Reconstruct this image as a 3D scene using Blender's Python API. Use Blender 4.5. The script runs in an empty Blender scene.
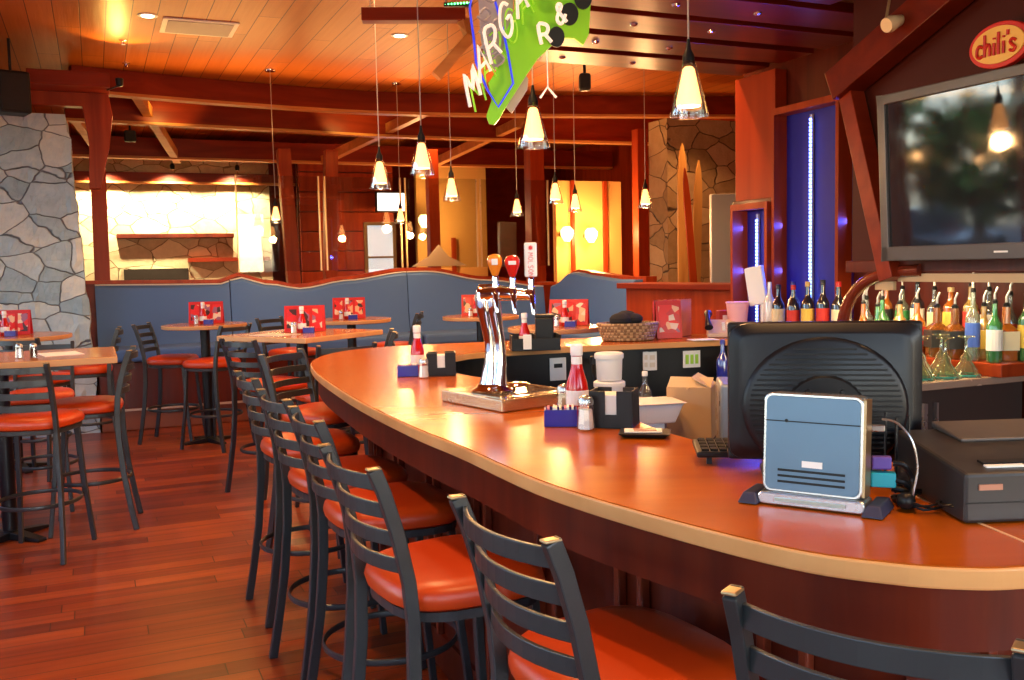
import bpy, bmesh, math, random
from mathutils import Vector, Matrix, Euler
random.seed(7)
D = bpy.data; S = bpy.context.scene; COL = S.collection
PI = math.pi; R = math.radians
# ------------------------------------------------------------------ camera, world, exposure
F = 950.0
CAM = Vector((0, 0, 1.54))
cm = D.cameras.new('camera'); cam = D.objects.new('camera', cm); COL.objects.link(cam); S.camera = cam
cm.sensor_width = 36; cm.lens = F / 1024 * 36; cm.clip_start = 0.05
CR = Matrix.Rotation(PI / 2 - math.atan(75 / F), 4, 'X') @ Matrix.Rotation(R(-1.26), 4, 'Z')
cam.matrix_world = Matrix.Translation(CAM) @ CR
S.view_settings.view_transform = 'Standard'; S.view_settings.look = 'None'
S.view_settings.gamma = 1; S.view_settings.use_curve_mapping = False
S.view_settings.exposure = 0.28
S.cycles.use_denoising = True
S.cycles.max_bounces = 6; S.cycles.transparent_max_bounces = 16
S.cycles.sample_clamp_indirect = 6
S.cycles.caustics_reflective = False; S.cycles.caustics_refractive = False
W = D.worlds.new('world'); S.world = W; W.use_nodes = True
wn = W.node_tree.nodes; wl = W.node_tree.links
sky = wn.new('ShaderNodeTexSky'); sky.sky_type = 'NISHITA'; sky.sun_disc = False
sky.sun_elevation = R(38); sky.sun_rotation = R(120)
wl.new(sky.outputs[0], wn['Background'].inputs[0]); wn['Background'].inputs[1].default_value = 1.35

def light(kind, name, loc, energy, color, size=0.1, aim=None, spot=None, sy=None, blend=.5):
    l = D.lights.new(name, kind); l.energy = energy; l.color = color
    if kind == 'AREA':
        l.size = size
        if sy: l.shape = 'RECTANGLE'; l.size_y = sy
    else: l.shadow_soft_size = size
    if spot: l.spot_size = R(spot); l.spot_blend = blend
    o = D.objects.new(name, l); COL.objects.link(o); o.location = loc
    if aim is not None: o.rotation_euler = (Vector(aim) - Vector(loc)).to_track_quat('-Z', 'Y').to_euler()
    return o
# the building's grid: U runs along the far booth, V runs away along the side walls
TH = R(23.6)
U = Vector((math.cos(TH), math.sin(TH), 0)); V = Vector((-math.sin(TH), math.cos(TH), 0))
def uv(a, b, z=0): return U * a + V * b + Vector((0, 0, z))
WARM = (1, .52, .20); DAY = (.62, .80, 1)
CEIL = 3.6; WALL_L = -1.9; WALL_R = 3.99
# daylight entering through the big side windows and the front windows
def portal(name, a, b, z, w, h, aim):
    o = light('AREA', name, uv(a, b, z), 1, (1,1,1), w, aim, sy=h); o.data.cycles.is_portal = True
for k, (b, w) in enumerate(((-.3, 3), (3.1, 3), (7.2, 4.4))): portal('window_daylight_portal', WALL_L - .25, b, 1.85, w, 2.5, uv(3, b, 1.85))
for a in (0, 3.0): portal('window_daylight_portal', a, -3.25, 1.8, 2.4, 2.4, uv(a, 3, 1.8))

# ------------------------------------------------------------------ mesh helpers
class MB:
    def __init__(s): s.bm = bmesh.new(); s.uvl = None
    def add(s, verts, faces, M=None):
        vs = [s.bm.verts.new(M @ Vector(v) if M else v) for v in verts]
        for f in faces:
            try: s.bm.faces.new([vs[i] for i in f])
            except ValueError: pass
        return s
    def box(s, cx, cy, cz, sx, sy, sz, M=None, rz=0):
        T = Matrix.Translation((cx, cy, cz)) @ Matrix.Rotation(rz, 4, 'Z')
        if M: T = M @ T
        x, y, z = sx / 2, sy / 2, sz / 2
        return s.add([(-x,-y,-z),(x,-y,-z),(x,y,-z),(-x,y,-z),(-x,-y,z),(x,-y,z),(x,y,z),(-x,y,z)],
                     [(0,3,2,1),(4,5,6,7),(0,1,5,4),(1,2,6,5),(2,3,7,6),(3,0,4,7)], T)
    def rings(s, rings, closed=True, cap=True, M=None):
        n = len(rings[0]); vs = [v for r in rings for v in r]; f = []
        for i in range(len(rings) - 1):
            for j in range(n if closed else n - 1):
                k = (j + 1) % n
                f.append((i*n+j, i*n+k, (i+1)*n+k, (i+1)*n+j))
        if cap:
            f.append(tuple(range(n))[::-1]); f.append(tuple((len(rings)-1)*n + j for j in range(n)))
        return s.add(vs, f, M)
    def lathe(s, prof, at=(0,0,0), seg=20, M=None, cap=True):
        rr = []
        for r, z in prof:
            r = max(r, 1e-4)
            rr.append([(at[0] + r*math.cos(2*PI*j/seg), at[1] + r*math.sin(2*PI*j/seg), at[2] + z) for j in range(seg)])
        return s.rings(rr, cap=cap, M=M)
    def tube(s, pts, r, seg=8, closed=False, M=None, flat=None):
        pts = [Vector(p) for p in pts]; n = len(pts); rr = []; up = None
        for i, p in enumerate(pts):
            if closed: t = (pts[(i+1) % n] - pts[i-1]).normalized()
            else: t = (pts[min(i+1, n-1)] - pts[max(i-1, 0)]).normalized()
            if up is None:
                up = Vector((0,0,1)) if abs(t.z) < .9 else Vector((0,1,0))
            a = t.cross(up)
            if a.length < 1e-5: a = t.orthogonal()
            a.normalize(); b = a.cross(t).normalized(); up = b
            q = r[i] if isinstance(r, (list, tuple)) else r
            ra, rb = (q, q) if flat is None else flat
            if seg == 4: rr.append([tuple(p + a*ra*x + b*rb*y) for x, y in ((-1,-1),(1,-1),(1,1),(-1,1))])
            else: rr.append([tuple(p + a*ra*math.cos(2*PI*j/seg) + b*rb*math.sin(2*PI*j/seg)) for j in range(seg)])
        if closed: rr.append(rr[0]); return s.rings(rr, cap=False, M=M)
        return s.rings(rr, M=M)
    def prism(s, poly, z0, z1, M=None):
        n = len(poly)
        vs = [(x, y, z0) for x, y in poly] + [(x, y, z1) for x, y in poly]
        f = [tuple(range(n))[::-1], tuple(range(n, 2*n))] + [(i, (i+1) % n, n+(i+1) % n, n+i) for i in range(n)]
        return s.add(vs, f, M)
    def ball(s, c, r, sc=(1,1,1), seg=12, M=None):
        return s.lathe([(r*math.sin(PI*i/seg)*1, -r*math.cos(PI*i/seg)*sc[2]) for i in range(seg+1)], c, seg*2, M)
    def build(s, name, mat, parent=None, bev=0, smooth=False, label=None, seg=2):
        bmesh.ops.remove_doubles(s.bm, verts=s.bm.verts, dist=1e-6)
        bmesh.ops.recalc_face_normals(s.bm, faces=s.bm.faces)
        me = D.meshes.new(name); s.bm.to_mesh(me); s.bm.free()
        if smooth:
            me.polygons.foreach_set('use_smooth', [True]*len(me.polygons))
        me.materials.append(mat)
        o = D.objects.new(name, me); COL.objects.link(o)
        if parent: o.parent = parent
        if smooth:
            try: me.set_sharp_from_angle(angle=R(38))
            except Exception: pass
        if bev:
            m = o.modifiers.new('bevel', 'BEVEL'); m.width = bev; m.segments = seg; m.limit_method = 'ANGLE'; m.angle_limit = R(40)
        if label: o['label'] = label
        return o
def tag(o, label, cat, group=None, kind=None):
    o['label'] = label; o['category'] = cat
    if group: o['group'] = group
    if kind: o['kind'] = kind
    return o
def thing(name, label, cat, loc=(0,0,0), rz=0, group=None):
    o = D.objects.new(name, None); COL.objects.link(o); o.location = loc; o.rotation_euler = (0,0,rz)
    o.empty_display_size = .05
    return tag(o, label, cat, group)
def struct(o): o['kind'] = 'structure'; return o
def clone(root, loc, rz=None, label=None, group=None):
    r = root.copy(); COL.objects.link(r); r.location = loc
    if rz is not None: r.rotation_euler = (0, 0, rz)
    if label: r['label'] = label
    if group: r['group'] = group
    for ch in root.children:
        c = ch.copy(); COL.objects.link(c); c.parent = r
        for g in ch.children:
            d = g.copy(); COL.objects.link(d); d.parent = c
    return r
def spline(pts, n=8, closed=False):
    out = []; m = len(pts)
    for i in range(m if closed else m - 1):
        if closed: p = [pts[(i+k) % m] for k in (-1,0,1,2)]
        else: p = [pts[max(i-1,0)], pts[i], pts[i+1], pts[min(i+2,m-1)]]
        for k in range(n):
            t = k / n
            out.append(tuple(.5*((2*b) + (c-a)*t + (2*a-5*b+4*c-d)*t*t + (-a+3*b-3*c+d)*t**3) for a,b,c,d in zip(*p)))
    if not closed: out.append(tuple(pts[-1]))
    return out
ZR = Matrix.Rotation
def T(x, y, z): return Matrix.Translation((x, y, z))
GRID = ZR(TH, 4, 'Z')

# ------------------------------------------------------------------ materials
MATS = {}
def mat(name, color, rough=.5, metal=0, emit=None, es=0, spec=.5, coat=0, coat_r=.1):
    if name in MATS: return MATS[name]
    m = D.materials.new(name); m.use_nodes = True; b = m.node_tree.nodes['Principled BSDF']
    b.inputs['Base Color'].default_value = (*color, 1); b.inputs['Roughness'].default_value = rough
    b.inputs['Metallic'].default_value = metal; b.inputs['Specular IOR Level'].default_value = spec
    b.inputs['Coat Weight'].default_value = coat; b.inputs['Coat Roughness'].default_value = coat_r
    if emit: b.inputs['Emission Color'].default_value = (*emit, 1); b.inputs['Emission Strength'].default_value = es
    # faint procedural wear so no surface is perfectly flat in tone
    n = m.node_tree; tc = n.nodes.new('ShaderNodeTexCoord'); nz = n.nodes.new('ShaderNodeTexNoise'); nz.inputs['Scale'].default_value = 14
    hs = n.nodes.new('ShaderNodeMapRange'); hs.inputs[3].default_value = max(0, rough-.06); hs.inputs[4].default_value = min(1, rough+.06)
    n.links.new(tc.outputs['Object'], nz.inputs['Vector']); n.links.new(nz.outputs[0], hs.inputs[0]); n.links.new(hs.outputs[0], b.inputs['Roughness'])
    MATS[name] = m; return m
def ramp(n, fac, cols):
    r = n.nodes.new('ShaderNodeValToRGB'); e = r.color_ramp.elements
    for i, (p, c) in enumerate(cols):
        if i < 2: e[i].position = p; e[i].color = (*c, 1)
        else: x = e.new(p); x.color = (*c, 1)
    n.links.new(fac, r.inputs[0]); return r
def wood(name, c1, c2, rough=.35, scale=1.0, axis=0, coat=0, obj=True, rz=0, spec=.22):
    if name in MATS: return MATS[name]
    m = D.materials.new(name); m.use_nodes = True; n = m.node_tree; b = n.nodes['Principled BSDF']
    tc = n.nodes.new('ShaderNodeTexCoord'); mp = n.nodes.new('ShaderNodeMapping')
    sc = [14*scale]*3; sc[axis] = 1.3*scale; mp.inputs['Scale'].default_value = sc; mp.inputs['Rotation'].default_value = (0,0,rz)
    if obj: n.links.new(tc.outputs['Object'], mp.inputs[0])
    else:
        g = n.nodes.new('ShaderNodeNewGeometry'); n.links.new(g.outputs['Position'], mp.inputs[0])
    nz = n.nodes.new('ShaderNodeTexNoise'); nz.inputs['Scale'].default_value = 1; nz.inputs['Detail'].default_value = 6; nz.inputs['Distortion'].default_value = .6
    n.links.new(mp.outputs[0], nz.inputs['Vector'])
    r = ramp(n, nz.outputs[0], [(.3, c1), (.7, c2)]); n.links.new(r.outputs[0], b.inputs['Base Color'])
    b.inputs['Roughness'].default_value = rough; b.inputs['Coat Weight'].default_value = coat; b.inputs['Coat Roughness'].default_value = .12
    b.inputs['Specular IOR Level'].default_value = spec
    bp = n.nodes.new('ShaderNodeBump'); bp.inputs['Strength'].default_value = .05; n.links.new(nz.outputs[0], bp.inputs['Height']); n.links.new(bp.outputs[0], b.inputs['Normal'])
    MATS[name] = m; return m
def planks(name, cols, mortar, rowh, length, rz, rough, coat=0, bump=.25, gap=.006, spec=.5):
    m = D.materials.new(name); m.use_nodes = True; n = m.node_tree; b = n.nodes['Principled BSDF']
    g = n.nodes.new('ShaderNodeNewGeometry'); mp = n.nodes.new('ShaderNodeMapping'); mp.inputs['Rotation'].default_value = (0,0,rz)
    n.links.new(g.outputs['Position'], mp.inputs[0])
    br = n.nodes.new('ShaderNodeTexBrick'); sx = n.nodes.new('ShaderNodeSeparateXYZ'); n.links.new(mp.outputs[0], sx.inputs[0])
    dv = n.nodes.new('ShaderNodeMath'); dv.operation = 'DIVIDE'; dv.inputs[1].default_value = rowh; n.links.new(sx.outputs[1], dv.inputs[0])
    fl = n.nodes.new('ShaderNodeMath'); fl.operation = 'FLOOR'; n.links.new(dv.outputs[0], fl.inputs[0])
    wn_ = n.nodes.new('ShaderNodeTexWhiteNoise'); wn_.noise_dimensions = '1D'; n.links.new(fl.outputs[0], wn_.inputs['W'])
    ax = n.nodes.new('ShaderNodeMath'); ax.operation = 'MULTIPLY_ADD'; ax.inputs[1].default_value = length; n.links.new(wn_.outputs['Value'], ax.inputs[0]); n.links.new(sx.outputs[0], ax.inputs[2])
    cx = n.nodes.new('ShaderNodeCombineXYZ'); n.links.new(ax.outputs[0], cx.inputs[0]); n.links.new(sx.outputs[1], cx.inputs[1])
    n.links.new(cx.outputs[0], br.inputs[0])
    br.inputs['Scale'].default_value = 1; br.inputs['Brick Width'].default_value = length; br.inputs['Row Height'].default_value = rowh
    br.inputs['Mortar Size'].default_value = gap; br.inputs['Mortar Smooth'].default_value = .3; br.offset = 0
    br.inputs['Color1'].default_value = (0,0,0,1); br.inputs['Color2'].default_value = (1,1,1,1); br.inputs['Mortar'].default_value = (.5,.5,.5,1)
    mp2 = n.nodes.new('ShaderNodeMapping'); mp2.inputs['Scale'].default_value = (1.2, 22, 1); n.links.new(cx.outputs[0], mp2.inputs[0])
    nz = n.nodes.new('ShaderNodeTexNoise'); nz.inputs['Scale'].default_value = 1; nz.inputs['Detail'].default_value = 5; n.links.new(mp2.outputs[0], nz.inputs['Vector'])
    mx = n.nodes.new('ShaderNodeMath'); mx.operation = 'MULTIPLY_ADD'; mx.inputs[1].default_value = .55; mx.use_clamp = True
    ms = n.nodes.new('ShaderNodeMath'); ms.operation = 'MULTIPLY_ADD'; ms.inputs[1].default_value = .6; ms.inputs[2].default_value = -.05
    n.links.new(nz.outputs[0], ms.inputs[0]); n.links.new(br.outputs['Color'], mx.inputs[0]); n.links.new(ms.outputs[0], mx.inputs[2])
    r = ramp(n, mx.outputs[0], cols)
    mi = n.nodes.new('ShaderNodeMix'); mi.data_type = 'RGBA'; mi.inputs['B'].default_value = (*mortar, 1)
    n.links.new(br.outputs['Fac'], mi.inputs['Factor']); n.links.new(r.outputs[0], mi.inputs['A']); n.links.new(mi.outputs['Result'], b.inputs['Base Color'])
    b.inputs['Roughness'].default_value = rough; b.inputs['Coat Weight'].default_value = coat; b.inputs['Coat Roughness'].default_value = .15; b.inputs['Specular IOR Level'].default_value = spec
    sb = n.nodes.new('ShaderNodeMath'); sb.operation = 'SUBTRACT'; n.links.new(nz.outputs[0], sb.inputs[0]); n.links.new(br.outputs['Fac'], sb.inputs[1])
    bp = n.nodes.new('ShaderNodeBump'); bp.inputs['Strength'].default_value = bump; bp.inputs['Distance'].default_value = .01
    n.links.new(sb.outputs[0], bp.inputs['Height']); n.links.new(bp.outputs[0], b.inputs['Normal'])
    return m
def stone(name, cols, mortar, scale):
    m = D.materials.new(name); m.use_nodes = True; n = m.node_tree; b = n.nodes['Principled BSDF']
    g = n.nodes.new('ShaderNodeNewGeometry'); mp = n.nodes.new('ShaderNodeMapping'); mp.inputs['Scale'].default_value = (scale, scale, scale*1.6); mp.inputs['Rotation'].default_value = (0,0,-TH)
    n.links.new(g.outputs['Position'], mp.inputs[0])
    nd = n.nodes.new('ShaderNodeTexNoise'); nd.inputs['Scale'].default_value = 1.6; n.links.new(mp.outputs[0], nd.inputs['Vector'])
    vm = n.nodes.new('ShaderNodeVectorMath'); vm.operation = 'MULTIPLY_ADD'; vm.inputs[1].default_value = (.22,.22,.22)
    n.links.new(nd.outputs['Color'], vm.inputs[0]); n.links.new(mp.outputs[0], vm.inputs[2])
    ve = n.nodes.new('ShaderNodeTexVoronoi'); ve.feature = 'DISTANCE_TO_EDGE'; vc = n.nodes.new('ShaderNodeTexVoronoi')
    for v in (ve, vc): v.inputs['Scale'].default_value = 1; n.links.new(vm.outputs[0], v.inputs['Vector'])
    nz = n.nodes.new('ShaderNodeTexNoise'); nz.inputs['Scale'].default_value = 9; nz.inputs['Detail'].default_value = 8; nz.inputs['Roughness'].default_value = .65
    n.links.new(g.outputs['Position'], nz.inputs['Vector'])
    sp = n.nodes.new('ShaderNodeSeparateColor'); n.links.new(vc.outputs['Color'], sp.inputs[0])
    ad = n.nodes.new('ShaderNodeMath'); ad.operation = 'MULTIPLY_ADD'; ad.inputs[1].default_value = .55
    n.links.new(nz.outputs[0], ad.inputs[0]); sc = n.nodes.new('ShaderNodeMath'); sc.operation = 'MULTIPLY'; sc.inputs[1].default_value = .5
    n.links.new(sp.outputs[0], sc.inputs[0]); n.links.new(sc.outputs[0], ad.inputs[2])
    r = ramp(n, ad.outputs[0], cols)
    er = n.nodes.new('ShaderNodeMapRange'); er.inputs[1].default_value = .002; er.inputs[2].default_value = .018; n.links.new(ve.outputs['Distance'], er.inputs[0])
    mi = n.nodes.new('ShaderNodeMix'); mi.data_type = 'RGBA'; mi.inputs['A'].default_value = (*mortar, 1)
    n.links.new(er.outputs[0], mi.inputs['Factor']); n.links.new(r.outputs[0], mi.inputs['B']); n.links.new(mi.outputs['Result'], b.inputs['Base Color'])
    h = n.nodes.new('ShaderNodeMath'); h.operation = 'MULTIPLY_ADD'; h.inputs[1].default_value = .5; n.links.new(nz.outputs[0], h.inputs[0]); n.links.new(er.outputs[0], h.inputs[2])
    h2 = n.nodes.new('ShaderNodeMath'); h2.operation = 'ADD'; n.links.new(h.outputs[0], h2.inputs[0]); n.links.new(sp.outputs[1], h2.inputs[1])
    bp = n.nodes.new('ShaderNodeBump'); bp.inputs['Strength'].default_value = .8; bp.inputs['Distance'].default_value = .04
    n.links.new(h2.outputs[0], bp.inputs['Height']); n.links.new(bp.outputs[0], b.inputs['Normal']); b.inputs['Roughness'].default_value = .8
    return m
def glass(name, tint=(1,1,1), refl=.12, alpha=.92, rough=.02, body=None, bodyw=0):
    if name in MATS: return MATS[name]
    m = D.materials.new(name); m.use_nodes = True; n = m.node_tree; n.nodes.clear()
    o = n.nodes.new('ShaderNodeOutputMaterial'); tr = n.nodes.new('ShaderNodeBsdfTransparent'); tr.inputs[0].default_value = (*[c*alpha for c in tint], 1)
    gl = n.nodes.new('ShaderNodeBsdfGlossy'); gl.inputs['Roughness'].default_value = rough
    lw = n.nodes.new('ShaderNodeLayerWeight'); lw.inputs[0].default_value = .35
    mr = n.nodes.new('ShaderNodeMapRange'); mr.inputs[3].default_value = refl; mr.inputs[4].default_value = min(1, refl+.55); n.links.new(lw.outputs['Facing'], mr.inputs[0])
    mx = n.nodes.new('ShaderNodeMixShader'); n.links.new(mr.outputs[0], mx.inputs[0])
    if body:
        df = n.nodes.new('ShaderNodeBsdfDiffuse'); df.inputs[0].default_value = (*body, 1)
        tl = n.nodes.new('ShaderNodeMixShader'); tl.inputs[0].default_value = bodyw
        n.links.new(tr.outputs[0], tl.inputs[1]); n.links.new(df.outputs[0], tl.inputs[2]); n.links.new(tl.outputs[0], mx.inputs[1])
    else: n.links.new(tr.outputs[0], mx.inputs[1])
    n.links.new(gl.outputs[0], mx.inputs[2]); n.links.new(mx.outputs[0], o.inputs[0])
    MATS[name] = m; return m
def emit(name, c, s):
    return mat(name, (.8,.8,.8), .5, emit=c, es=s)
def pictures(name, seed):
    m = D.materials.new(name); m.use_nodes = True; n = m.node_tree; b = n.nodes['Principled BSDF']
    tc = n.nodes.new('ShaderNodeTexCoord'); mp = n.nodes.new('ShaderNodeMapping'); mp.inputs['Location'].default_value = (seed*3.1, seed, 0)
    v = n.nodes.new('ShaderNodeTexVoronoi'); v.inputs['Scale'].default_value = 24
    n.links.new(tc.outputs['Object'], mp.inputs[0]); n.links.new(mp.outputs[0], v.inputs['Vector'])
    sp = n.nodes.new('ShaderNodeSeparateColor'); n.links.new(v.outputs['Color'], sp.inputs[0])
    r = ramp(n, sp.outputs[0], [(0,(.7,.02,.02)),(.3,(.05,.02,.02)),(.45,(.8,.45,.25)),(.6,(.55,.02,.03)),(.75,(.3,.12,.2)),(.9,(.75,.6,.45))]); r.color_ramp.interpolation = 'CONSTANT'
    n.links.new(r.outputs[0], b.inputs['Base Color']); b.inputs['Roughness'].default_value = .3
    return m

M_floor = planks('red_plank_floor', [(0,(.05,.007,.003)),(.5,(.20,.030,.004)),(1,(.48,.095,.010))], (.03,.006,.004), .115, 1.1, -TH, .34, coat=.2, bump=.15, gap=.003)
M_ceil = planks('warm_plank_ceiling', [(0,(.36,.085,.010)),(.5,(.46,.125,.015)),(1,(.56,.17,.025))], (.06,.008,.002), .19, 2.6, -TH-PI/2, .42, bump=.3, gap=.004, spec=.15)
M_stone = stone('pale_ledge_stone', [(.2,(.24,.38,.48)),(.5,(.42,.58,.68)),(.8,(.70,.78,.78))], (.16,.19,.24), 2.6)  # blue daylight on the column is put into these stone colours
M_stone2 = stone('honey_ledge_stone', [(.2,(.42,.34,.20)),(.5,(.66,.55,.36)),(.8,(.85,.75,.52))], (.28,.18,.08), 2.6)
M_stone3 = stone('brown_ledge_stone', [(.2,(.22,.13,.05)),(.5,(.34,.21,.10)),(.8,(.46,.31,.16))], (.06,.03,.015), 2.4)
M_red = wood('cherry_timber', (.16,.014,.004), (.27,.030,.007), .38, .6, 0, obj=True)
M_redv = wood('cherry_timber_upright', (.24,.024,.005), (.42,.055,.010), .38, .6, 2, obj=True)
M_drk = wood('dark_cherry_slat', (.09,.007,.002), (.16,.015,.003), .3, .6, 0)
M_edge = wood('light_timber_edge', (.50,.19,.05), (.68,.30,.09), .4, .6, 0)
M_dark = wood('mahogany_panel', (.06,.006,.002), (.13,.016,.004), .36, .7, 2, coat=.1, spec=.3)
M_counter = wood('orange_maple_worktop', (.36,.072,.003), (.48,.110,.006), .22, .45, 0, coat=0, obj=False, rz=R(55), spec=.35)
M_cedge = wood('maple_worktop_edge', (.66,.30,.10), (.78,.40,.15), .3, .4, 0, obj=False)
M_table = wood('brown_maple_tabletop', (.38,.15,.055), (.52,.23,.09), .25, .6, 0, coat=.4)
M_tedge = wood('maple_table_edge', (.55,.26,.10), (.68,.36,.15), .35, .6, 0)
M_metal = mat('dark_slate_painted_steel', (.045,.052,.056), .34, .35, spec=.5)
M_cap = mat('worn_brass_cap', (.45,.33,.17), .35, .8)
M_vinyl = mat('orange_red_vinyl', (.56,.050,.003), .38, coat=.2, coat_r=.3)
M_booth = mat('blue_grey_upholstery', (.07,.165,.40), .75)
M_pipe = mat('pale_piping', (.62,.58,.52), .6)
M_black = mat('black_plastic', (.008,.008,.009), .4, spec=.3)
M_iron = mat('black_iron', (.010,.011,.013), .4, .3)
M_chrome = mat('chrome', (.85,.85,.87), .06, 1)
M_steel = mat('brushed_steel', (.55,.54,.52), .28, .9)
M_white = mat('white_plastic', (.82,.82,.80), .45)
M_paper = mat('white_paper', (.85,.84,.80), .8)
M_ketch = mat('ketchup_red', (.50,.008,.006), .15, coat=.5)
M_blue = mat('cobalt_plastic', (.015,.015,.30), .3)
M_glass = glass('clear_glass', (1,1,1), .07, .96)
M_pane = glass('partition_glass', (.97,1,.97), .10, .93)
M_cone = glass('pendant_glass', (1,.93,.85), .10, .9)
M_bulb = emit('glowing_bulb', (1,.74,.42), 42)
M_frost = emit('glowing_inner_shade', (1,.40,.11), 4.5)
M_cord = mat('pale_cord', (.5,.42,.36), .5)
M_down = emit('downlight_lens', (1,.80,.52), 12)
M_led = emit('blue_led', (.10,.22,1), 10)
M_menu = mat('red_menu_card', (.55,.008,.006), .4)
M_card = mat('cardboard', (.52,.36,.20), .8)

# ------------------------------------------------------------------ room shell
def gbox(name, a0, a1, b0, b1, z0, z1, m, parent=None, **k):
    return MB().box((a0+a1)/2, (b0+b1)/2, (z0+z1)/2, a1-a0, b1-b0, z1-z0, GRID).build(name, m, parent, **k)
struct(gbox('floor', -4.2, 8.2, -3.2, 17, -.1, 0, M_floor))
struct(gbox('ceiling', -4.2, 8.2, -3.2, 17, CEIL, CEIL+.1, M_ceil))
def wall_with_windows(name, a0, a1, b0, b1, z0, z1, wins, mt, alongv, mull=2):
    mb = MB(); lo, hi = (b0, b1) if alongv else (a0, a1)
    def add(s, e, zz0, zz1):
        if e-s < 1e-3: return
        if alongv: mb.box((a0+a1)/2, (s+e)/2, (zz0+zz1)/2, a1-a0, e-s, zz1-zz0, GRID)
        else: mb.box((s+e)/2, (b0+b1)/2, (zz0+zz1)/2, e-s, b1-b0, zz1-zz0, GRID)
    c = lo
    for s, e, wz0, wz1 in wins:
        add(c, s, z0, z1); add(s, e, z0, wz0); add(s, e, wz1, z1); c = e
    add(c, hi, z0, z1)
    struct(mb.build(name, mt))
    mid = (a0+a1)/2 if alongv else (b0+b1)/2
    for s, e, wz0, wz1 in wins:
        f = MB(); g = MB(); t = .06
        def bar(s0, s1, zz0, zz1, q, th=.07):
            if alongv: q.box(mid, (s0+s1)/2, (zz0+zz1)/2, th, s1-s0, zz1-zz0, GRID)
            else: q.box((s0+s1)/2, mid, (zz0+zz1)/2, s1-s0, th, zz1-zz0, GRID)
        bar(s, s+t, wz0, wz1, f); bar(e-t, e, wz0, wz1, f); bar(s+t, e-t, wz0, wz0+t, f); bar(s+t, e-t, wz1-t, wz1, f)
        for k in range(1, mull): x = s+(e-s)*k/mull; bar(x-.03, x+.03, wz0+t, wz1-t, f)
        wname[0] += 1
        w = struct(f.build('window_%d' % wname[0], M_redv)); bar(s+t, e-t, wz0+t, wz1-t, g, .008); g.build('window_pane', M_glass, w)
wname = [0]
wall_with_windows('wall_left', WALL_L-.2, WALL_L, -3, 10, 0, CEIL, [(-1.8,1.2,.6,3.1),(1.6,4.6,.6,3.1),(5.0,9.4,.6,3.1)], M_redv, True, 3)
wall_with_windows('wall_front', WALL_L, 8, -3.2, -3, 0, CEIL, [(-1.2,1.2,.6,3),(1.8,4.2,.6,3)], M_redv, False)
struct(gbox('wall_right', WALL_R, WALL_R+.15, -3, 5.22, 0, CEIL, M_dark))
struct(gbox('wall_back', -4, 8, 15.9, 16.1, 0, CEIL, M_red))
struct(gbox('wall_far_left', -4.2, -4, 10, 16, 0, CEIL, M_red))
struct(gbox('wall_far_right', 8, 8.2, -3, 16, 0, CEIL, M_redv))
struct(gbox('wall_corner', -4, WALL_L, 10, 10.1, 0, CEIL, M_redv))

# ------------------------------------------------------------------ bar stools
def make_stool(m_seat=M_vinyl, cat='bar stool'):
    t = thing('bar_stool', 'x', cat)
    def rr(s, z, sh=0):     # rounded seat outline, wider at the front
        out = []
        for j in range(28):
            a = 2*PI*j/28; ca, sa = math.cos(a), math.sin(a)
            x = .215*s*math.copysign(abs(ca)**.62, ca); y = .205*s*math.copysign(abs(sa)**.62, sa)
            x *= 1 + .10*y/.2
            out.append((x, y, z))
        return out
    MB().rings([rr(.93,.712), rr(1.0,.722), rr(1.025,.742), rr(1.0,.762), rr(.93,.776), rr(.75,.784), rr(.4,.789)]).build('seat', m_seat, t, smooth=True)
    MB().rings([rr(.88,.685), rr(.96,.690), rr(.96,.713), rr(.88,.713)]).build('seat_frame', M_metal, t)
    for sx in (-1, 1):
        MB().tube([(sx*.165,.15,.70),(sx*.18,.172,.35),(sx*.205,.21,0)], .0125, 4).build('leg', M_metal, t, bev=.003)
        z = [0,.15,.35,.55,.70,.80,.92,1.02,1.08]; y = [-.262,-.235,-.205,-.188,-.185,-.193,-.218,-.248,-.272]; x = [.203,.198,.189,.182,.179,.178,.178,.179,.180]
        MB().tube([(sx*x[i],y[i],z[i]) for i in range(9)], .013, 4, flat=(.011,.0165)).build('leg', M_metal, t, bev=.003)
        MB().box(sx*.180,-.272,1.081,.023,.034,.006).build('post_cap', M_cap, t, bev=.003, label='worn brass coloured tip of the back post')
    for z, y in ((1.045,-.258),(.975,-.234),(.905,-.214),(.838,-.201)):
        pts = []
        for k in range(11):
            a = -1 + 2*k/10; pts.append((a*.173, y - .045*(1-a*a), z))
        m = MB(); rs = []
        for p in pts: rs.append([(p[0],p[1]-.005,p[2]-.018),(p[0],p[1]+.005,p[2]-.018),(p[0],p[1]+.005,p[2]+.018),(p[0],p[1]-.005,p[2]+.018)])
        m.rings(rs).build('back_slat', M_metal, t, bev=.002)
    MB().tube([(.215*math.cos(2*PI*k/36),-.01+.225*math.sin(2*PI*k/36),.30) for k in range(36)], .01, 8, closed=True, flat=(.006,.012)).build('foot_ring', M_metal, t, smooth=True)
    return t
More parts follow.
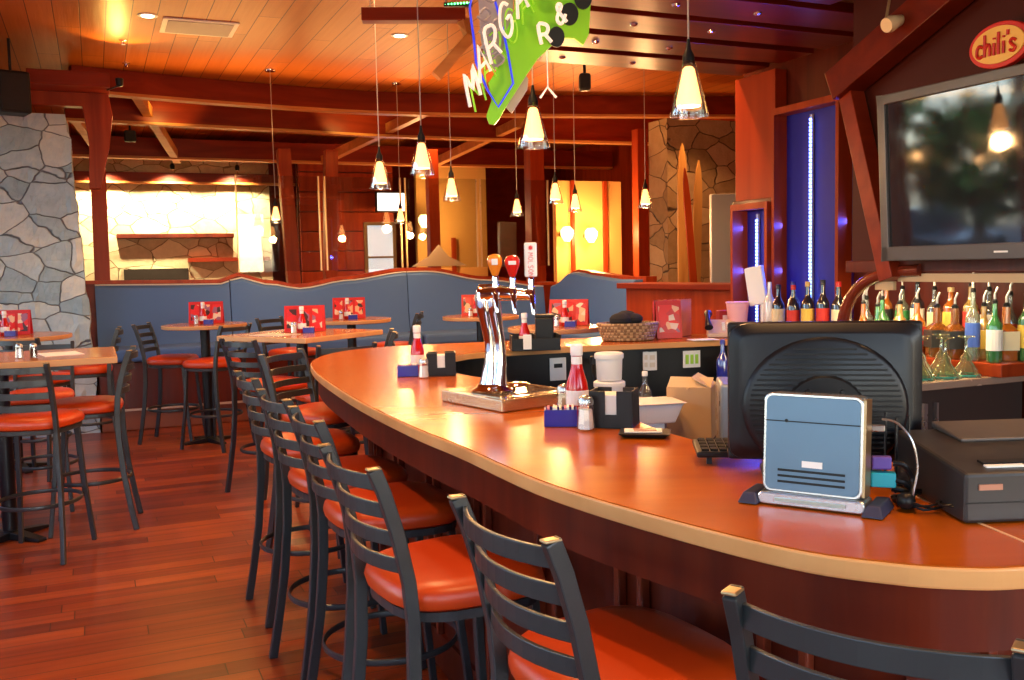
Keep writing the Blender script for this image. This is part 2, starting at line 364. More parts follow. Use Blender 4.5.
STOOLS = [
 (.605,1.405,54,'nearest bar stool, only its charcoal ladder back in the lower right of the view','bar stools along the counter'),
 (.208,1.842,29,'second nearest bar stool, wide orange seat tucked under the counter in the bottom centre','bar stools along the counter'),
 (-.173,2.434,29,'third nearest bar stool, its full orange seat left of the large foreground stool','bar stools along the counter'),
 (-.42,3.124,25,'fourth nearest stool along the counter, half hidden by the third one','bar stools along the counter'),
 (-.652,3.626,29,'fifth stool along the counter, between the fourth and sixth from the front','bar stools along the counter'),
 (-.938,4.30,27,'sixth stool along the counter, next to last before the rounded end','bar stools along the counter'),
 (-1.05,5.23,-23,'last bar stool, at the rounded far end of the counter','bar stools along the counter'),
 (-3.11,8.66,0,'stool left of the round table by the booth, beside the stone column','stools round the high tables'),
 (-2.62,8.28,155,'stool right of the round table by the booth, facing away to the left','stools round the high tables'),
 (-1.69,6.62,52,'stool at the near left side of the square high table','stools round the high tables'),
 (-1.14,6.0,120,'stool at the near right corner of the square high table','stools round the high tables'),
 (-1.14,6.92,190,'stool at the far right side of the square high table','stools round the high tables'),
 (-2.12,9.15,-25,'stool with pale lit back behind the square high table, by the booth','stools round the high tables'),
 (-1.20,9.62,178,'stool right of the round table with the farthest menu, against the booth','stools round the high tables'),
 (-2.64,5.20,95,'dark stool cut by the left edge of the view, back to the viewer','stools round the high tables'),
 (-2.60,5.74,198,'stool seen side on at the right end of the left hand table','stools round the high tables'),
 (-3.60,7.98,200,'stool seen edge on beside the foot of the stone column','stools round the high tables'),
 (-3.66,7.28,85,'stool between the rectangular left hand table and the round one behind it','stools round the high tables'),
 (-3.14,6.24,-75,'stool on the far side of the rectangular left hand table','stools round the high tables'),
]
proto = None
for x, y, a, lab, g in STOOLS:
    if proto is None: proto = make_stool(); o = proto; o.location = (x, y, 0); o.rotation_euler = (0,0,R(a-90)); o['label'] = lab; o['group'] = g
    else: clone(proto, (x, y, 0), R(a-90), lab, g)

# ------------------------------------------------------------------ high tables
def make_table(name, label, x, y, rz, shape, a, b=None):
    t = thing(name, label, 'table', (x, y, 0), rz, 'high tables')
    if shape == 'round':
        MB().lathe([(a-.012,1.035),(a,1.04),(a,1.065),(a-.004,1.069)], seg=40).build('table_edge', M_tedge, t, smooth=True)
        MB().lathe([(a-.005,1.0685),(a-.005,1.0705)], seg=40).build('tabletop', M_table, t)
    else:
        MB().box(0,0,1.051,a,b,.036).build('table_edge', M_tedge, t, bev=.004)
        MB().box(0,0,1.07,a-.012,b-.012,.003).build('tabletop', M_table, t)
    MB().lathe([(.11,1.02),(.11,1.034)]).build('mounting_plate', M_iron, t)
    MB().lathe([(.042,.05),(.042,1.02)]).build('pedestal', M_iron, t, smooth=True)
    m = MB(); L = .25
    for k in range(2):
        M = ZR(k*PI/2 + PI/4, 4, 'Z'); m.rings([[(-L,-.03,0),(-L,.03,0),(-L,.03,.018),(-L,-.03,.018)],[(0,-.045,0),(0,.045,0),(0,.045,.05),(0,-.045,.05)],[(L,-.03,0),(L,.03,0),(L,.03,.018),(L,-.03,.018)]], M=M)
    m.build('cross_base', M_iron, t, bev=.004)
    return t
make_table('high_table', 'round high table by the booth left of the square table', -2.77, 8.56, 0, 'round', .37)
make_table('high_table', 'square high table with wooden top in the middle of the floor', -1.57, 7.08, R(-30), 'sq', .86, .86)
make_table('high_table', 'round high table behind the square one, against the wavy booth', -1.5, 8.88, 0, 'round', .37)
make_table('high_table', 'rectangular high table cut by the left edge of the view', -2.98, 5.50, TH, 'sq', 1.25, .82)
make_table('high_table', 'round high table in front of the stone column', -3.97, 7.5, 0, 'round', .45)
make_table('high_table', 'round high table seen behind the beer tap, farther of two', -.29, 8.95, 0, 'round', .36)
make_table('high_table', 'round high table just behind the far counter, nearer of two', .33, 7.15, 0, 'round', .36)

# ------------------------------------------------------------------ table-top items
def menu_stand(x, y, z, rz, label, seed, w=.30, h=.20):
    t = thing('menu_stand', label, 'menu', (x, y, z+.001), rz, 'red menus standing on tables')
    for s in (-1, 1):
        M = T(0, s*.045, 0) @ ZR(s*R(12), 4, 'X')
        MB().box(0, 0, h/2, w, .006, h, M).build('menu_cover', M_menu, t)
        p = MB()
        for i in range(3): p.box(-w/2+.055+i*(w-.11)/2, s*.0045, h*.5, w*.24, .001, h*.72, M)
        p.build('menu_pictures', pictures('menu_pictures', seed+s), t)
    return t
def ketchup(x, y, z, label, s=1.0):
    t = thing('ketchup_bottle', label, 'ketchup bottle', (x, y, z+.001), 0, 'ketchup bottles')
    MB().lathe([(.026*s,0),(.030*s,.006),(.031*s,.07*s),(.029*s,.09*s),(.018*s,.125*s),(.0135*s,.15*s),(.0135*s,.165*s)]).build('bottle_body', M_ketch, t, smooth=True)
    MB().lathe([(.016*s,.165*s),(.017*s,.167*s),(.017*s,.192*s),(.014*s,.196*s)]).build('cap', M_white, t, smooth=True)
    MB().lathe([(.0312*s,.03*s),(.0318*s,.032*s),(.0318*s,.068*s),(.0312*s,.07*s)], cap=False).build('label', M_paper, t)
    MB().lathe([(.0150*s,.140*s),(.0152*s,.163*s)], cap=False).build('neck_band', M_paper, t)
    return t
def shaker(x, y, z, label, fill=M_white, s=1.0):
    t = thing('salt_shaker', label, 'shaker', (x, y, z+.001), 0, 'salt and pepper shakers')
    MB().lathe([(.018*s,.003),(.020*s,.008),(.016*s,.05*s)], seg=10).build('salt_fill', fill, t)
    MB().lathe([(.021*s,0),(.023*s,.004),(.018*s,.066*s)], seg=10, cap=False).build('glass_jar', M_glass, t)
    MB().lathe([(.019*s,.062*s),(.020*s,.070*s),(.016*s,.080*s),(.006*s,.085*s)]).build('metal_lid', M_steel, t, smooth=True)
    return t
def caddy(x, y, z, rz, label, s=1.0):
    t = thing('sugar_caddy', label, 'sugar caddy', (x, y, z+.001), rz, 'blue sugar caddies')
    w, d, h, k = .090*s, .065*s, .046*s, .004
    MB().box(0,0,k/2,w,d,k).box(-w/2+k/2,0,h/2,k,d,h).box(w/2-k/2,0,h/2,k,d,h).box(0,-d/2+k/2,h/2,w,k,h).box(0,d/2-k/2,h/2,w,k,h).build('caddy_tray', M_blue, t, bev=.001)
    mats = [mat('pink_packet',(.8,.25,.35),.7), M_paper, M_paper, mat('cream_packet',(.8,.7,.5),.7)]
    for i in range(7):
        MB().box(-w/2+.012*s+i*.011*s, 0, h*.62, .006*s, d*.78, h*1.0, ZR(R(random.uniform(-4,4)),4,'Y')).build('sugar_packet', mats[i % 4], t)
    return t
def napkins(x, y, z, rz, label, w=.13, d=.10, h=.095):
    t = thing('napkin_holder', label, 'napkin holder', (x, y, z+.001), rz, 'black napkin holders')
    k = .006
    m = MB().box(0,0,k/2,w,d,k).box(-w/2+k/2,0,h/2,k,d,h).box(w/2-k/2,0,h/2,k,d,h)
    for s in (-1,1):
        for e in (-1,1): m.box(e*w*.31, s*(d/2-k/2), h/2, w*.36, k, h)
        m.box(0, s*(d/2-k/2), h*.18, w*.4, k, h*.36)
    m.build('holder_body', M_black, t, bev=.002)
    MB().box(0,0,h*.46,w-.02,d-.02,h*.86).build('napkin_stack', M_paper, t, bev=.002)
    return t
def setting(x, y, z, rz, where, seed, mx=0, my=.08):
    c, s = math.cos(rz), math.sin(rz)
    def P(a, b): return x + a*c - b*s, y + a*s + b*c
    q = P(mx, my); menu_stand(q[0], q[1], z, rz, 'red picture menu standing on the '+where, seed)
    q = P(-.005, -.06); ketchup(*q, z, 'red ketchup bottle on the '+where)
    q = P(.05, -.11); caddy(*q, z, rz, 'blue sugar caddy on the '+where, .9)
    q = P(-.06, -.10); shaker(*q, z, 'small glass salt shaker on the '+where)
TZ = 1.0715
setting(-2.77,8.58,TZ,R(8),'round table left of the square one',1)
setting(-1.56,7.12,TZ,R(5),'square high table',2)
setting(-1.52,8.86,TZ,R(5),'round table behind the square one',3)
setting(-3.98,7.5,TZ,R(12),'round table before the stone column',4)
setting(-.32,8.92,TZ,R(0),'farther round table behind the beer tap',5)
setting(.42,7.18,TZ,R(-15),'nearer round table behind the far counter',6)
for dx, nm in ((0,'salt'),(.07,'pepper')):
    shaker(-2.80+dx, 5.38+dx*.3, TZ-.0, 'glass %s shaker on the rectangular left hand table' % nm, M_white if dx==0 else mat('pepper_fill',(.05,.03,.02),.9))
MB().box(-2.68,5.62,TZ+.002,.21,.28,.003,rz=TH+.2).build('paper_menu', M_paper)
tag(D.objects['paper_menu'],'flat white paper menu lying on the rectangular left hand table','menu')
MB().box(-1.72,6.88,TZ+.002,.30,.21,.003,rz=-.5).build('paper_placemat', mat('printed_placemat',(.55,.50,.48),.5))
tag(D.objects['paper_placemat'],'flat printed placemat lying on the square high table','placemat')

# ------------------------------------------------------------------ the bar counter
OUT = [(2.3,2.35),(1.7,1.85),(1.3,1.58),(1.0,1.44),(.77,1.40),(.68,1.40),(.58,1.43),(.44,1.52),(.24,1.76),(.05,2.05),(-.14,2.46),(-.30,2.78),(-.54,3.33),(-.77,3.94),(-.93,4.42),(-1.03,4.85),(-1.02,5.25),(-.90,5.53),(-.67,5.69),(-.40,5.79),(.35,5.98),(1.12,6.11),(1.63,6.17)]
INN = [(1.80,5.83),(1.24,5.62),(.39,5.41),(-.1,5.22),(-.29,5.03),(-.36,4.72),(-.33,4.38),(-.20,4.08),(.0,3.80),(.20,3.38),(.33,2.95),(.43,2.58),(.56,2.36),(.80,2.20),(1.2,2.16),(1.7,2.5),(2.0,2.75)]
so, si = spline(OUT, 6), spline(INN, 6)
loop = so + si
bar = thing('bar_counter', 'long curved orange wooden bar counter with dark panelled front', 'bar counter', (0,0,0))
def inset(line, d):
    out = []
    for i in range(len(line)):
        a = Vector(line[max(i-1,0)]); b = Vector(line[min(i+1,len(line)-1)]); t = (b-a).normalized()
        out.append((line[i][0] + t.y*d, line[i][1] - t.x*d))
    return out
def ribbon(l1, l2, z0, z1, mb=None):
    mb = mb or MB()
    return mb.rings([[(a[0],a[1],z0),(b[0],b[1],z0),(b[0],b[1],z1),(a[0],a[1],z1)] for a, b in zip(l1, l2)])
MB().prism(loop, 1.034, 1.068).build('worktop_edge', M_cedge, bar, bev=.004)
MB().prism(inset(so,.004)+inset(si,.004), 1.0675, 1.0705).build('worktop', M_counter, bar)
ribbon(inset(so,.035), inset(so,.075), .925, 1.034).build('apron', M_dark, bar)
body = inset(so,.30); ribbon(body, inset(so,.34), .0, .925).build('front_panel', M_dark, bar)
ribbon(inset(so,.075), inset(so,.30), .91, .925).build('soffit_board', M_dark, bar)
ribbon(inset(so,.285), inset(so,.30), .02, .16).build('plinth', M_dark, bar)
ribbon(inset(so,.288), inset(so,.30), .82, .91).build('top_rail', M_dark, bar)
acc = 0; last = body[0]
M_fr = wood('mahogany_moulding', (.13,.020,.009), (.22,.038,.014), .3, .7, 2, coat=.3)
for i in range(1, len(body)-1):
    acc += (Vector(body[i])-Vector(body[i-1])).length
    if acc > .44:
        acc = 0; t = (Vector(body[i+1])-Vector(body[i-1])); an = math.atan2(t.y, t.x); n = Vector((t.y,-t.x)).normalized()
        p = Vector(body[i]) - n*.014
        for o_ in (-.05,.05):
            q = p + t.normalized()*o_
            MB().box(q.x, q.y, .49, .022, .026, .66, rz=an).build('panel_moulding', M_fr, bar, bev=.004)
ribbon(inset(si,.05), inset(si,.09), .70, 1.034).build('inner_panel', M_black, bar)
mb = MB(); a, b = Vector((.845,1.41)), Vector((.735,2.17))
an = math.atan2((b-a).y, (b-a).x); c = (a+b)/2
mb.box(c.x, c.y, 1.071, (b-a).length, .005, .002, rz=an).build('worktop_seam', mat('pale_seam',(.75,.45,.22),.4), bar)
# underbar shelf on the bartender's side
us = thing('underbar_shelf', 'dark low shelf on the working side below the far counter', 'shelf', (.64,4.82,0), R(8))
MB().box(0,0,.70,1.24,.75,.04).build('shelf_board', mat('dark_laminate',(.03,.025,.025),.5), us)
for sx in (-.59,.59): MB().box(sx,0,.34,.04,.7,.68).build('side_panel', M_black, us)
MB().box(0,.33,.34,1.12,.03,.66).build('back_panel', M_black, us)
CZ = 1.0715

# beer tap and drip tray
M_tray = mat('brassy_steel', (.62,.47,.28), .25, .9)
dt = thing('drip_tray', 'square steel drip tray set on the counter under the beer tap', 'drip tray', (-.015,3.24,CZ), R(36))
MB().box(0,0,.02,.32,.365,.04).build('tray_body', M_tray, dt, bev=.004)
MB().box(0,0,.041,.28,.325,.002).build('tray_surface', mat('tray_top',(.6,.5,.38),.16,.9), dt)
m = MB()
for k in range(12): m.box(.04,-.13+k*.013+.02,.044,.20,.004,.003)
m.build('drain_grille', M_chrome, dt)
MB().lathe([(.06,.042),(.062,.046),(.05,.052),(.02,.054)],(.08,.09,0)).build('glass_rinser', M_chrome, dt, smooth=True)
tap = thing('beer_tap_tower', 'curved chrome beer tap tower with three coloured handles', 'beer tap', (-.072,3.20,CZ+.043), 0); tap.scale=(.92,.92,.92)
tw = spline([(0,0,0,.050),(.002,0,.03,.044),(.012,0,.11,.031),(.012,0,.17,.028),(.002,0,.24,.031),(-.008,0,.31,.038),(-.010,0,.36,.037),(-.006,0,.395,.024)], 6)
for dx in (-.013,.020):
    MB().rings([[(p[0]+dx+p[3]*.78*math.cos(2*PI*j/20), p[3]*.95*math.sin(2*PI*j/20), p[2]) for j in range(20)] for p in tw]).build('tower_column', M_chrome, tap, smooth=True)
MB().lathe([(.075,0),(.078,.008),(.06,.018),(.05,.03)]).build('base_flange', M_chrome, tap, smooth=True)
MB().tube([(-.03,-.005,.355),(.03,-.012,.362),(.10,-.02,.355),(.155,-.02,.35)], [.034,.030,.022,.018], 14).build('tap_arm', M_chrome, tap, smooth=True)
def handle(x, z, kind):
    M_c = {'o':mat('orange_enamel',(.85,.25,.02),.25,coat=.6),'r':mat('scarlet_enamel',(.70,.015,.01),.2,coat=.6),'w':mat('white_enamel',(.85,.84,.82),.25,coat=.5)}[kind]
    h = MB()
    if kind == 'w': h.box(x,-.02,z+.115,.046,.018,.125).build('tap_handle', M_c, tap, bev=.006)
    else: h.lathe([(.010,.05),(.013,.055),(.019,.070),(.027,.092),(.028,.110),(.020,.124),(.006,.129)],(x,-.02,z),18).build('tap_handle', M_c, tap, smooth=True)
    MB().lathe([(.012,0),(.015,.01),(.010,.025),(.013,.04),(.009,.052)],(x,-.02,z),14).build('handle_collar', M_chrome, tap, smooth=True)
    MB().tube([(x,-.02,z),(x,-.04,z-.012),(x+.002,-.075,z-.02),(x+.004,-.09,z-.055),(x+.006,-.092,z-.08)],[.014,.014,.011,.009,.008],10).build('faucet', M_chrome, tap, smooth=True)
handle(.022,.375,'o'); handle(.085,.37,'r'); handle(.152,.365,'w')
MB().box(.022,-.0485,.375+.10,.022,.003,.022).build('handle_badge', M_paper, tap, bev=.004)
MB().box(.085,-.0485,.37+.10,.028,.003,.014).build('handle_badge', M_paper, tap, bev=.004)
m = MB(); red = mat('scarlet_print',(.75,.02,.02),.4)
pts = []
for k in range(22):
    r_ = .011 if k % 2 == 0 else .006; a_ = 2*PI*k/22 + PI/2; pts.append((r_*math.cos(a_), r_*math.sin(a_)))
m.prism(pts, 0, .002, T(.152,-.029,.365+.158) @ ZR(PI/2,4,'X')).build('leaf_emblem', red, tap)

# lettering helper: strokes on a unit cell, drawn as tubes
GL = {'L':[[(0,1),(0,0),(.8,0)]],'N':[[(0,0),(0,1),(.9,0),(.9,1)]],'M':[[(0,0),(.12,1),(.5,.35),(.88,1),(1,0)]],'A':[[(0,0),(.5,1),(1,0)],[(.2,.38),(.8,.38)]],'R':[[(0,0),(0,1),(.6,1),(.85,.78),(.6,.5),(0,.5)],[(.45,.5),(.95,0)]],
 'G':[[(.9,.82),(.6,1),(.25,.92),(0,.5),(.25,.08),(.6,0),(.9,.2),(.9,.5),(.55,.5)]],'I':[[(.5,0),(.5,1)]],'T':[[(.5,0),(.5,1)],[(0,1),(1,1)]],
 'c':[[(.85,.5),(.5,.62),(.12,.45),(.12,.15),(.5,0),(.9,.12)]],'h':[[(.1,0),(.1,1.1)],[(.1,.4),(.5,.62),(.85,.45),(.85,0)]],'i':[[(.5,0),(.5,.6)],[(.5,.78),(.5,.86)]],'l':[[(.5,0),(.5,1.1)]],
 "'":[[(.5,1.1),(.4,.85)]],'s':[[(.9,.5),(.5,.62),(.15,.48),(.5,.3),(.88,.15),(.5,0),(.1,.1)]],'C':[[(.9,.8),(.5,1),(.1,.7),(.1,.3),(.5,0),(.9,.2)]],'&':[[(.95,0),(.3,.72),(.45,1),(.7,.85),(.15,.35),(.2,.05),(.55,0),(.95,.4)]],
 'O':[[(.5,0),(.1,.3),(.1,.7),(.5,1),(.9,.7),(.9,.3),(.5,0)]],
 'W':[[(0,1),(.25,0),(.5,.65),(.75,0),(1,1)]],'K':[[(0,0),(0,1)],[(.9,1),(0,.45),(.9,0)]],'E':[[(.9,1),(0,1),(0,0),(.9,0)],[(0,.5),(.7,.5)]],'P':[[(0,0),(0,1),(.7,1),(.9,.75),(.7,.5),(0,.5)]],'o':[[(.5,0),(.1,.15),(.1,.45),(.5,.6),(.9,.45),(.9,.15),(.5,0)]],'n':[[(.1,0),(.1,.6)],[(.1,.4),(.5,.62),(.85,.45),(.85,0)]],'a':[[(.85,.5),(.5,.62),(.12,.45),(.12,.15),(.5,0),(.85,.15)],[(.85,.6),(.85,0)]],'S':[[(.9,.85),(.5,1),(.1,.78),(.5,.5),(.9,.25),(.5,0),(.1,.15)]]}
def lettering(mb, text, fn, r, smooth_n=3, seg=6):
    for i, ch in enumerate(text):
        for st in GL.get(ch, []):
            p2 = spline(st, smooth_n) if len(st) > 3 else st
            mb.tube([fn(i, x, y) for x, y in p2], r, seg)
    return mb
def mf(i, x, y): return (.152-.011+y*.022*-1+.022, -.0305, .365+.135-i*.0145-x*.010)
lettering(MB(), 'MOLSON', lambda i,x,y: (.152-.009+y*.018, -.0300, .365+.140-i*.0150-x*.0115), .0011).build('handle_lettering', red, tap)

# items along the near counter
def at(px, py, z):
    v = CR.to_3x3() @ Vector(((px-512)/F, (340-py)/F, -1)); return CAM + v*((z-CAM.z)/v.z)
p = at(408,376,CZ); caddy(p.x,p.y,CZ,R(5),'blue sugar caddy on the counter left of the beer tap',1.0)
p = at(424,378,CZ); shaker(p.x,p.y,CZ,'salt shaker on the counter left of the beer tap')
p = at(418,371,CZ); ketchup(p.x,p.y,CZ,'ketchup bottle on the counter left of the beer tap',1.05)
p = at(441,376,CZ); napkins(p.x,p.y+.03,CZ,R(4),'black napkin holder on the counter left of the beer tap',.125,.09,.10)
p = at(561,425,CZ); caddy(p.x,p.y,CZ,R(-4),'blue sugar caddy with pink packets right of the beer tap',1.05)
p = at(586,430,CZ); shaker(p.x,p.y,CZ,'white salt shaker in front of the ketchup right of the beer tap',s=1.15)
p = at(564,414,CZ); shaker(p.x,p.y,CZ,'shaker with steel lid between the caddy and ketchup right of the tap',M_card,1.1)
p = at(578,416,CZ); ketchup(p.x,p.y+.02,CZ,'large ketchup bottle on the counter right of the beer tap',1.12)
p = at(616,428,CZ); napkins(p.x,p.y+.04,CZ,R(-18),'black napkin holder right of the large ketchup bottle',.125,.10,.105)
# bill tray
p = at(645,436,CZ); bt = thing('bill_tray','small black bill tray with a receipt beside the napkin holder','bill tray',(p.x,p.y,CZ+.001),R(-12))
MB().rings([[(-.055,-.035,0),(.055,-.035,0),(.055,.035,0),(-.055,.035,0)],[(-.07,-.048,.012),(.07,-.048,.012),(.07,.048,.012),(-.07,.048,.012)]]).build('tray_body', M_black, bt, bev=.003)
MB().box(-.005,0,.014,.10,.06,.002,rz=.1).build('receipt', M_paper, bt)
MB().box(.0,0,.0165,.06,.035,.002,rz=.15).build('payment_card', mat('tan_card',(.5,.28,.2),.4), bt)

# far counter items
p = at(535,350,CZ); nb = thing('condiment_tray','black condiment tray with napkins on the far counter behind the tap','condiment tray',(p.x,p.y+.02,CZ+.001),R(5))
w,d,h,k=.26,.16,.085,.006
MB().box(0,0,k/2,w,d,k).box(-w/2,0,h/2,k,d,h).box(w/2,0,h/2,k,d,h).box(0,-d/2,h*.4,w,k,h*.8).box(0,d/2,h/2,w,k,h).box(0,0,h/2,k,d,h).build('tray_body', M_black, nb, bev=.002)
MB().box(-.05,-.088,.05,.045,.004,.08).build('napkin_stack', M_paper, nb)
ketchup(p.x-.055,p.y+.045,CZ+.006,'ketchup bottle standing in the black tray on the far counter',1.0)
m = thing('black_canister','black ribbed canister in the tray on the far counter','canister',(p.x+.055,p.y+.04,CZ+.008))
MB().box(0,0,.085,.10,.085,.17).build('canister_body', M_black, m, bev=.008); MB().box(0,0,.178,.105,.09,.016).build('canister_lid', M_iron, m, bev=.005)
p = at(629,339,CZ+.01); bk = thing('wicker_basket','oval woven basket lined with black cloth on the far counter','basket',(p.x,p.y+.05,CZ+.001),R(6))
M_wick = D.materials.new('wicker'); M_wick.use_nodes=True; n=M_wick.node_tree; b=n.nodes['Principled BSDF']; b.inputs['Base Color'].default_value=(.40,.24,.11,1)
w_=n.nodes.new('ShaderNodeTexChecker'); w_.inputs['Scale'].default_value=55; tcn=n.nodes.new('ShaderNodeTexCoord'); n.links.new(tcn.outputs['Object'],w_.inputs[0])
w_.inputs['Color1'].default_value=(.46,.30,.15,1); w_.inputs['Color2'].default_value=(.20,.11,.05,1); n.links.new(w_.outputs['Color'],b.inputs['Base Color'])
SC=Matrix.Diagonal((1,.75,1,1))
bm_=MB()
for k in range(6): bm_.tube([((.152+.006*k)*math.cos(2*PI*j/40),(.152+.006*k)*math.sin(2*PI*j/40),.012+.017*k) for j in range(40)],.011,6,closed=True,M=SC)
bm_.build('woven_side', M_wick, bk, smooth=True)
MB().lathe([(.15,.004),(.165,.07),(.15,.10),(.05,.11)],M=SC).build('basket_lining', mat('black_cloth',(.015,.014,.016),.95), bk, smooth=True)
cl=MB()
random.seed(3)
for k in range(7):
    a=random.uniform(0,2*PI); r_=random.uniform(.02,.09)
    cl.ball((r_*math.cos(a),r_*math.sin(a)*.7,.11+random.uniform(0,.03)),random.uniform(.055,.075),(1,1,.6),7)
cl.build('folded_cloth', MATS['black_cloth'], bk, smooth=True)
p = at(657,338,CZ)
for i in range(6):
    q = thing('standing_menu','red menu booklet in the row of six on the far counter','menu',(p.x+.01+i*.036,p.y+.06+i*.01,CZ+.001),R(70-i*3),'red menu booklets on the far counter')
    q['label'] = ['front red picture menu of the row beside the basket','second red menu of the row beside the basket','third red menu of the row beside the basket','fourth red menu of the row beside the basket','fifth red menu of the row beside the basket','rearmost red menu of the row, nearest the telephone'][i]
    MB().box(0,0,.115,.19,.008,.23).build('menu_cover', M_menu if i%2==0 else mat('orange_menu_card',(.75,.20,.04),.3), q)
    MB().box(0,.006,.115,.18,.004,.22).build('menu_pictures', pictures('menu_pictures',20+i) if i==0 else M_paper, q)
# front menu turned toward the room shows its pictures
q=thing('leaning_menu','red picture menu leaning against the row of menus','menu',(p.x+.07,p.y-.06,CZ+.001),R(10))
MB().box(0,0,.115,.16,.006,.23,ZR(R(-8),4,'X')).build('menu_cover', M_menu, q)
MB().box(0,-.005,.12,.13,.002,.17,ZR(R(-8),4,'X')).build('menu_pictures', pictures('menu_pictures',31), q)
# telephone
p = at(722,337,CZ); ph = thing('telephone','black desk telephone with handset beside the menus','telephone',(p.x+.02,p.y+.05,CZ+.001),R(-10))
MB().rings([[(-.10,-.1,0),(.10,-.1,0),(.10,.1,0),(-.10,.1,0)],[(-.10,-.1,.025),(.10,-.1,.025),(.10,.1,.10),(-.10,.1,.10)]]).build('phone_base', mat('beige_plastic',(.55,.42,.32),.4), ph, bev=.006)
MB().tube([(-.09,-.09,.06),(-.095,-.05,.10),(-.095,.03,.14),(-.09,.08,.135)],[.026,.016,.016,.026],12).build('handset', M_black, ph, smooth=True)
m=MB()
for i in range(3):
    for j in range(4): m.box(.0+.03*i,-.06+.03*j,.045+.011*j,.018,.018,.01)
m.build('keypad', M_white, ph)
MB().box(at(703,340,CZ).x,at(703,340,CZ).y,CZ+.003,.16,.11,.004,rz=.2).build('loose_paper', M_paper); tag(D.objects['loose_paper'],'loose white paper lying left of the telephone','paper')

# interior of the bar: tubs, box, machine, bottles
SZ=.72
def tub(x,y,z,label,r=.068,h=.12):
    t=thing('plastic_tub',label,'tub',(x,y,z+.001),0,'white lidded tubs')
    MB().lathe([(r*.88,0),(r*.92,.005),(r,h)]).build('tub_body',M_white,t,smooth=True)
    MB().lathe([(r*1.06,h-.015),(r*1.08,h-.012),(r*1.08,h+.008),(r*.95,h+.014),(r*.5,h+.012)]).build('tub_lid',M_paper,t,smooth=True)
tub(.47,4.60,SZ,'lowest of the three stacked white tubs behind the napkin holder',.078,.11)
tub(.47,4.60,SZ+.128,'middle one of the three stacked white tubs',.072,.105)
tub(.47,4.60,SZ+.251,'topmost white tub of the stack behind the napkin holder',.066,.12)
def bottle(x,y,z,label,H,r,col,lab=None,cap=None,spout=False,fill=None,group=None,shape='r',labh=(.2,.55)):
    body=glass('bottle_'+col[0],col[1],.10,.75,body=col[1],bodyw=col[2])
    t=thing('bottle',label,'bottle',(x,y,z+.001),0,group or 'bottles on the back bar')
    hb=H*.62
    if shape=='sq':
        def sqr(s,zz): 
            o=[]
            for j in range(16):
                a=2*PI*(j+.5)/16; ca,sa=math.cos(a),math.sin(a); o.append((r*s*math.copysign(abs(ca)**.35,ca),r*s*math.copysign(abs(sa)**.35,sa),zz))
            return o
        MB().rings([sqr(.96,0),sqr(1,.006),sqr(1,hb*.92),sqr(.7,hb*1.03),sqr(.36,hb*1.12),sqr(.34,H)]).build('glass_body',body,t,smooth=True)
    else:
        MB().lathe([(r*.94,0),(r,.006),(r,hb),(r*.9,hb*1.07),(r*.5,hb*1.2),(r*.36,hb*1.3),(r*.34,H)],seg=16).build('glass_body',body,t,smooth=True)
    if lab:
        if shape=='sq': MB().box(0,0,H*(labh[0]+labh[1])/2,r*2.04,r*2.04,H*(labh[1]-labh[0])).build('paper_label',mat('label_%s'%lab[0],lab[1],.6),t)
        else: MB().lathe([(r*1.01,H*labh[0]),(r*1.03,H*labh[0]+.001),(r*1.03,H*labh[1]),(r*1.01,H*labh[1]+.001)],seg=16,cap=False).build('paper_label',mat('label_%s'%lab[0],lab[1],.6),t)
    if cap and not spout: MB().lathe([(r*.38,H*.93),(r*.42,H*.935),(r*.42,H*1.01),(r*.36,H*1.02)],seg=12).build('cap',mat('cap_%s'%cap[0],cap[1],.35),t,smooth=True)
    if spout:
        MB().lathe([(r*.34,H),(r*.36,H+.012),(.007,H+.02),(.004,H+.03)],seg=10).build('spout_cork',M_black,t)
        MB().tube([(0,0,H+.018),(.0,0,H+.045),(.010,-.006,H+.075)],[.007,.006,.0045],8).build('pour_spout',M_steel,t,smooth=True)
    return t
BROWN=('brown',(.32,.10,.02),.5); DKG=('dark',(.02,.02,.025),.9); GRN=('green',(.10,.40,.12),.45); CLR=('clear',(.85,.9,.85),.1); AMB=('amber',(.75,.22,.03),.5); GOLD=('gold',(.85,.55,.15),.4); PALE=('pale',(.7,.8,.65),.2); BLU=('blue',(.03,.05,.45),.6)
WL=('white',(.85,.83,.76)); BL=('black',(.02,.02,.02)); CL=('cream',(.8,.68,.42)); RL=('red',(.6,.03,.02)); YL=('yellow',(.8,.55,.08)); GL_=('green',(.05,.3,.08)); BLL=('blue',(.05,.12,.5))
bottle(.66,4.72,SZ,'clear squeeze bottle beside the stacked white tubs',.27,.035,CLR,WL,('white',(.85,.85,.8)),group='bottles inside the bar')
bottle(1.10,4.95,SZ+.12,'cobalt blue bottle behind the monitor, below the telephone',.28,.032,BLU,None,('blue',(.02,.03,.3)),group='bottles inside the bar')
MB().box(1.10,4.95,SZ+.06,.20,.16,.118).build('black_crate',M_black,bev=.01); tag(D.objects['black_crate'],'small black crate under the cobalt blue bottle','crate')
fc=thing('food_container','shallow white plastic container with flared rim before the tubs','container',(.62,4.25,SZ-.0+.001),.2)
MB().box(0,0,.05,.10,.10,.10).build('container_foot',M_white,fc,bev=.01)
MB().rings([[(-.09,-.07,.10),(.09,-.07,.10),(.09,.07,.10),(-.09,.07,.10)],[(-.12,-.10,.19),(.12,-.10,.19),(.12,.10,.19),(-.12,.10,.19)],[(-.135,-.115,.195),(.135,-.115,.195),(.135,.115,.195),(-.135,.115,.195)]]).build('container_bowl',M_white,fc,bev=.006)
cb=thing('cardboard_box','open cardboard box between the tubs and the grey machine','box',(.84,4.42,SZ+.001),R(-20))
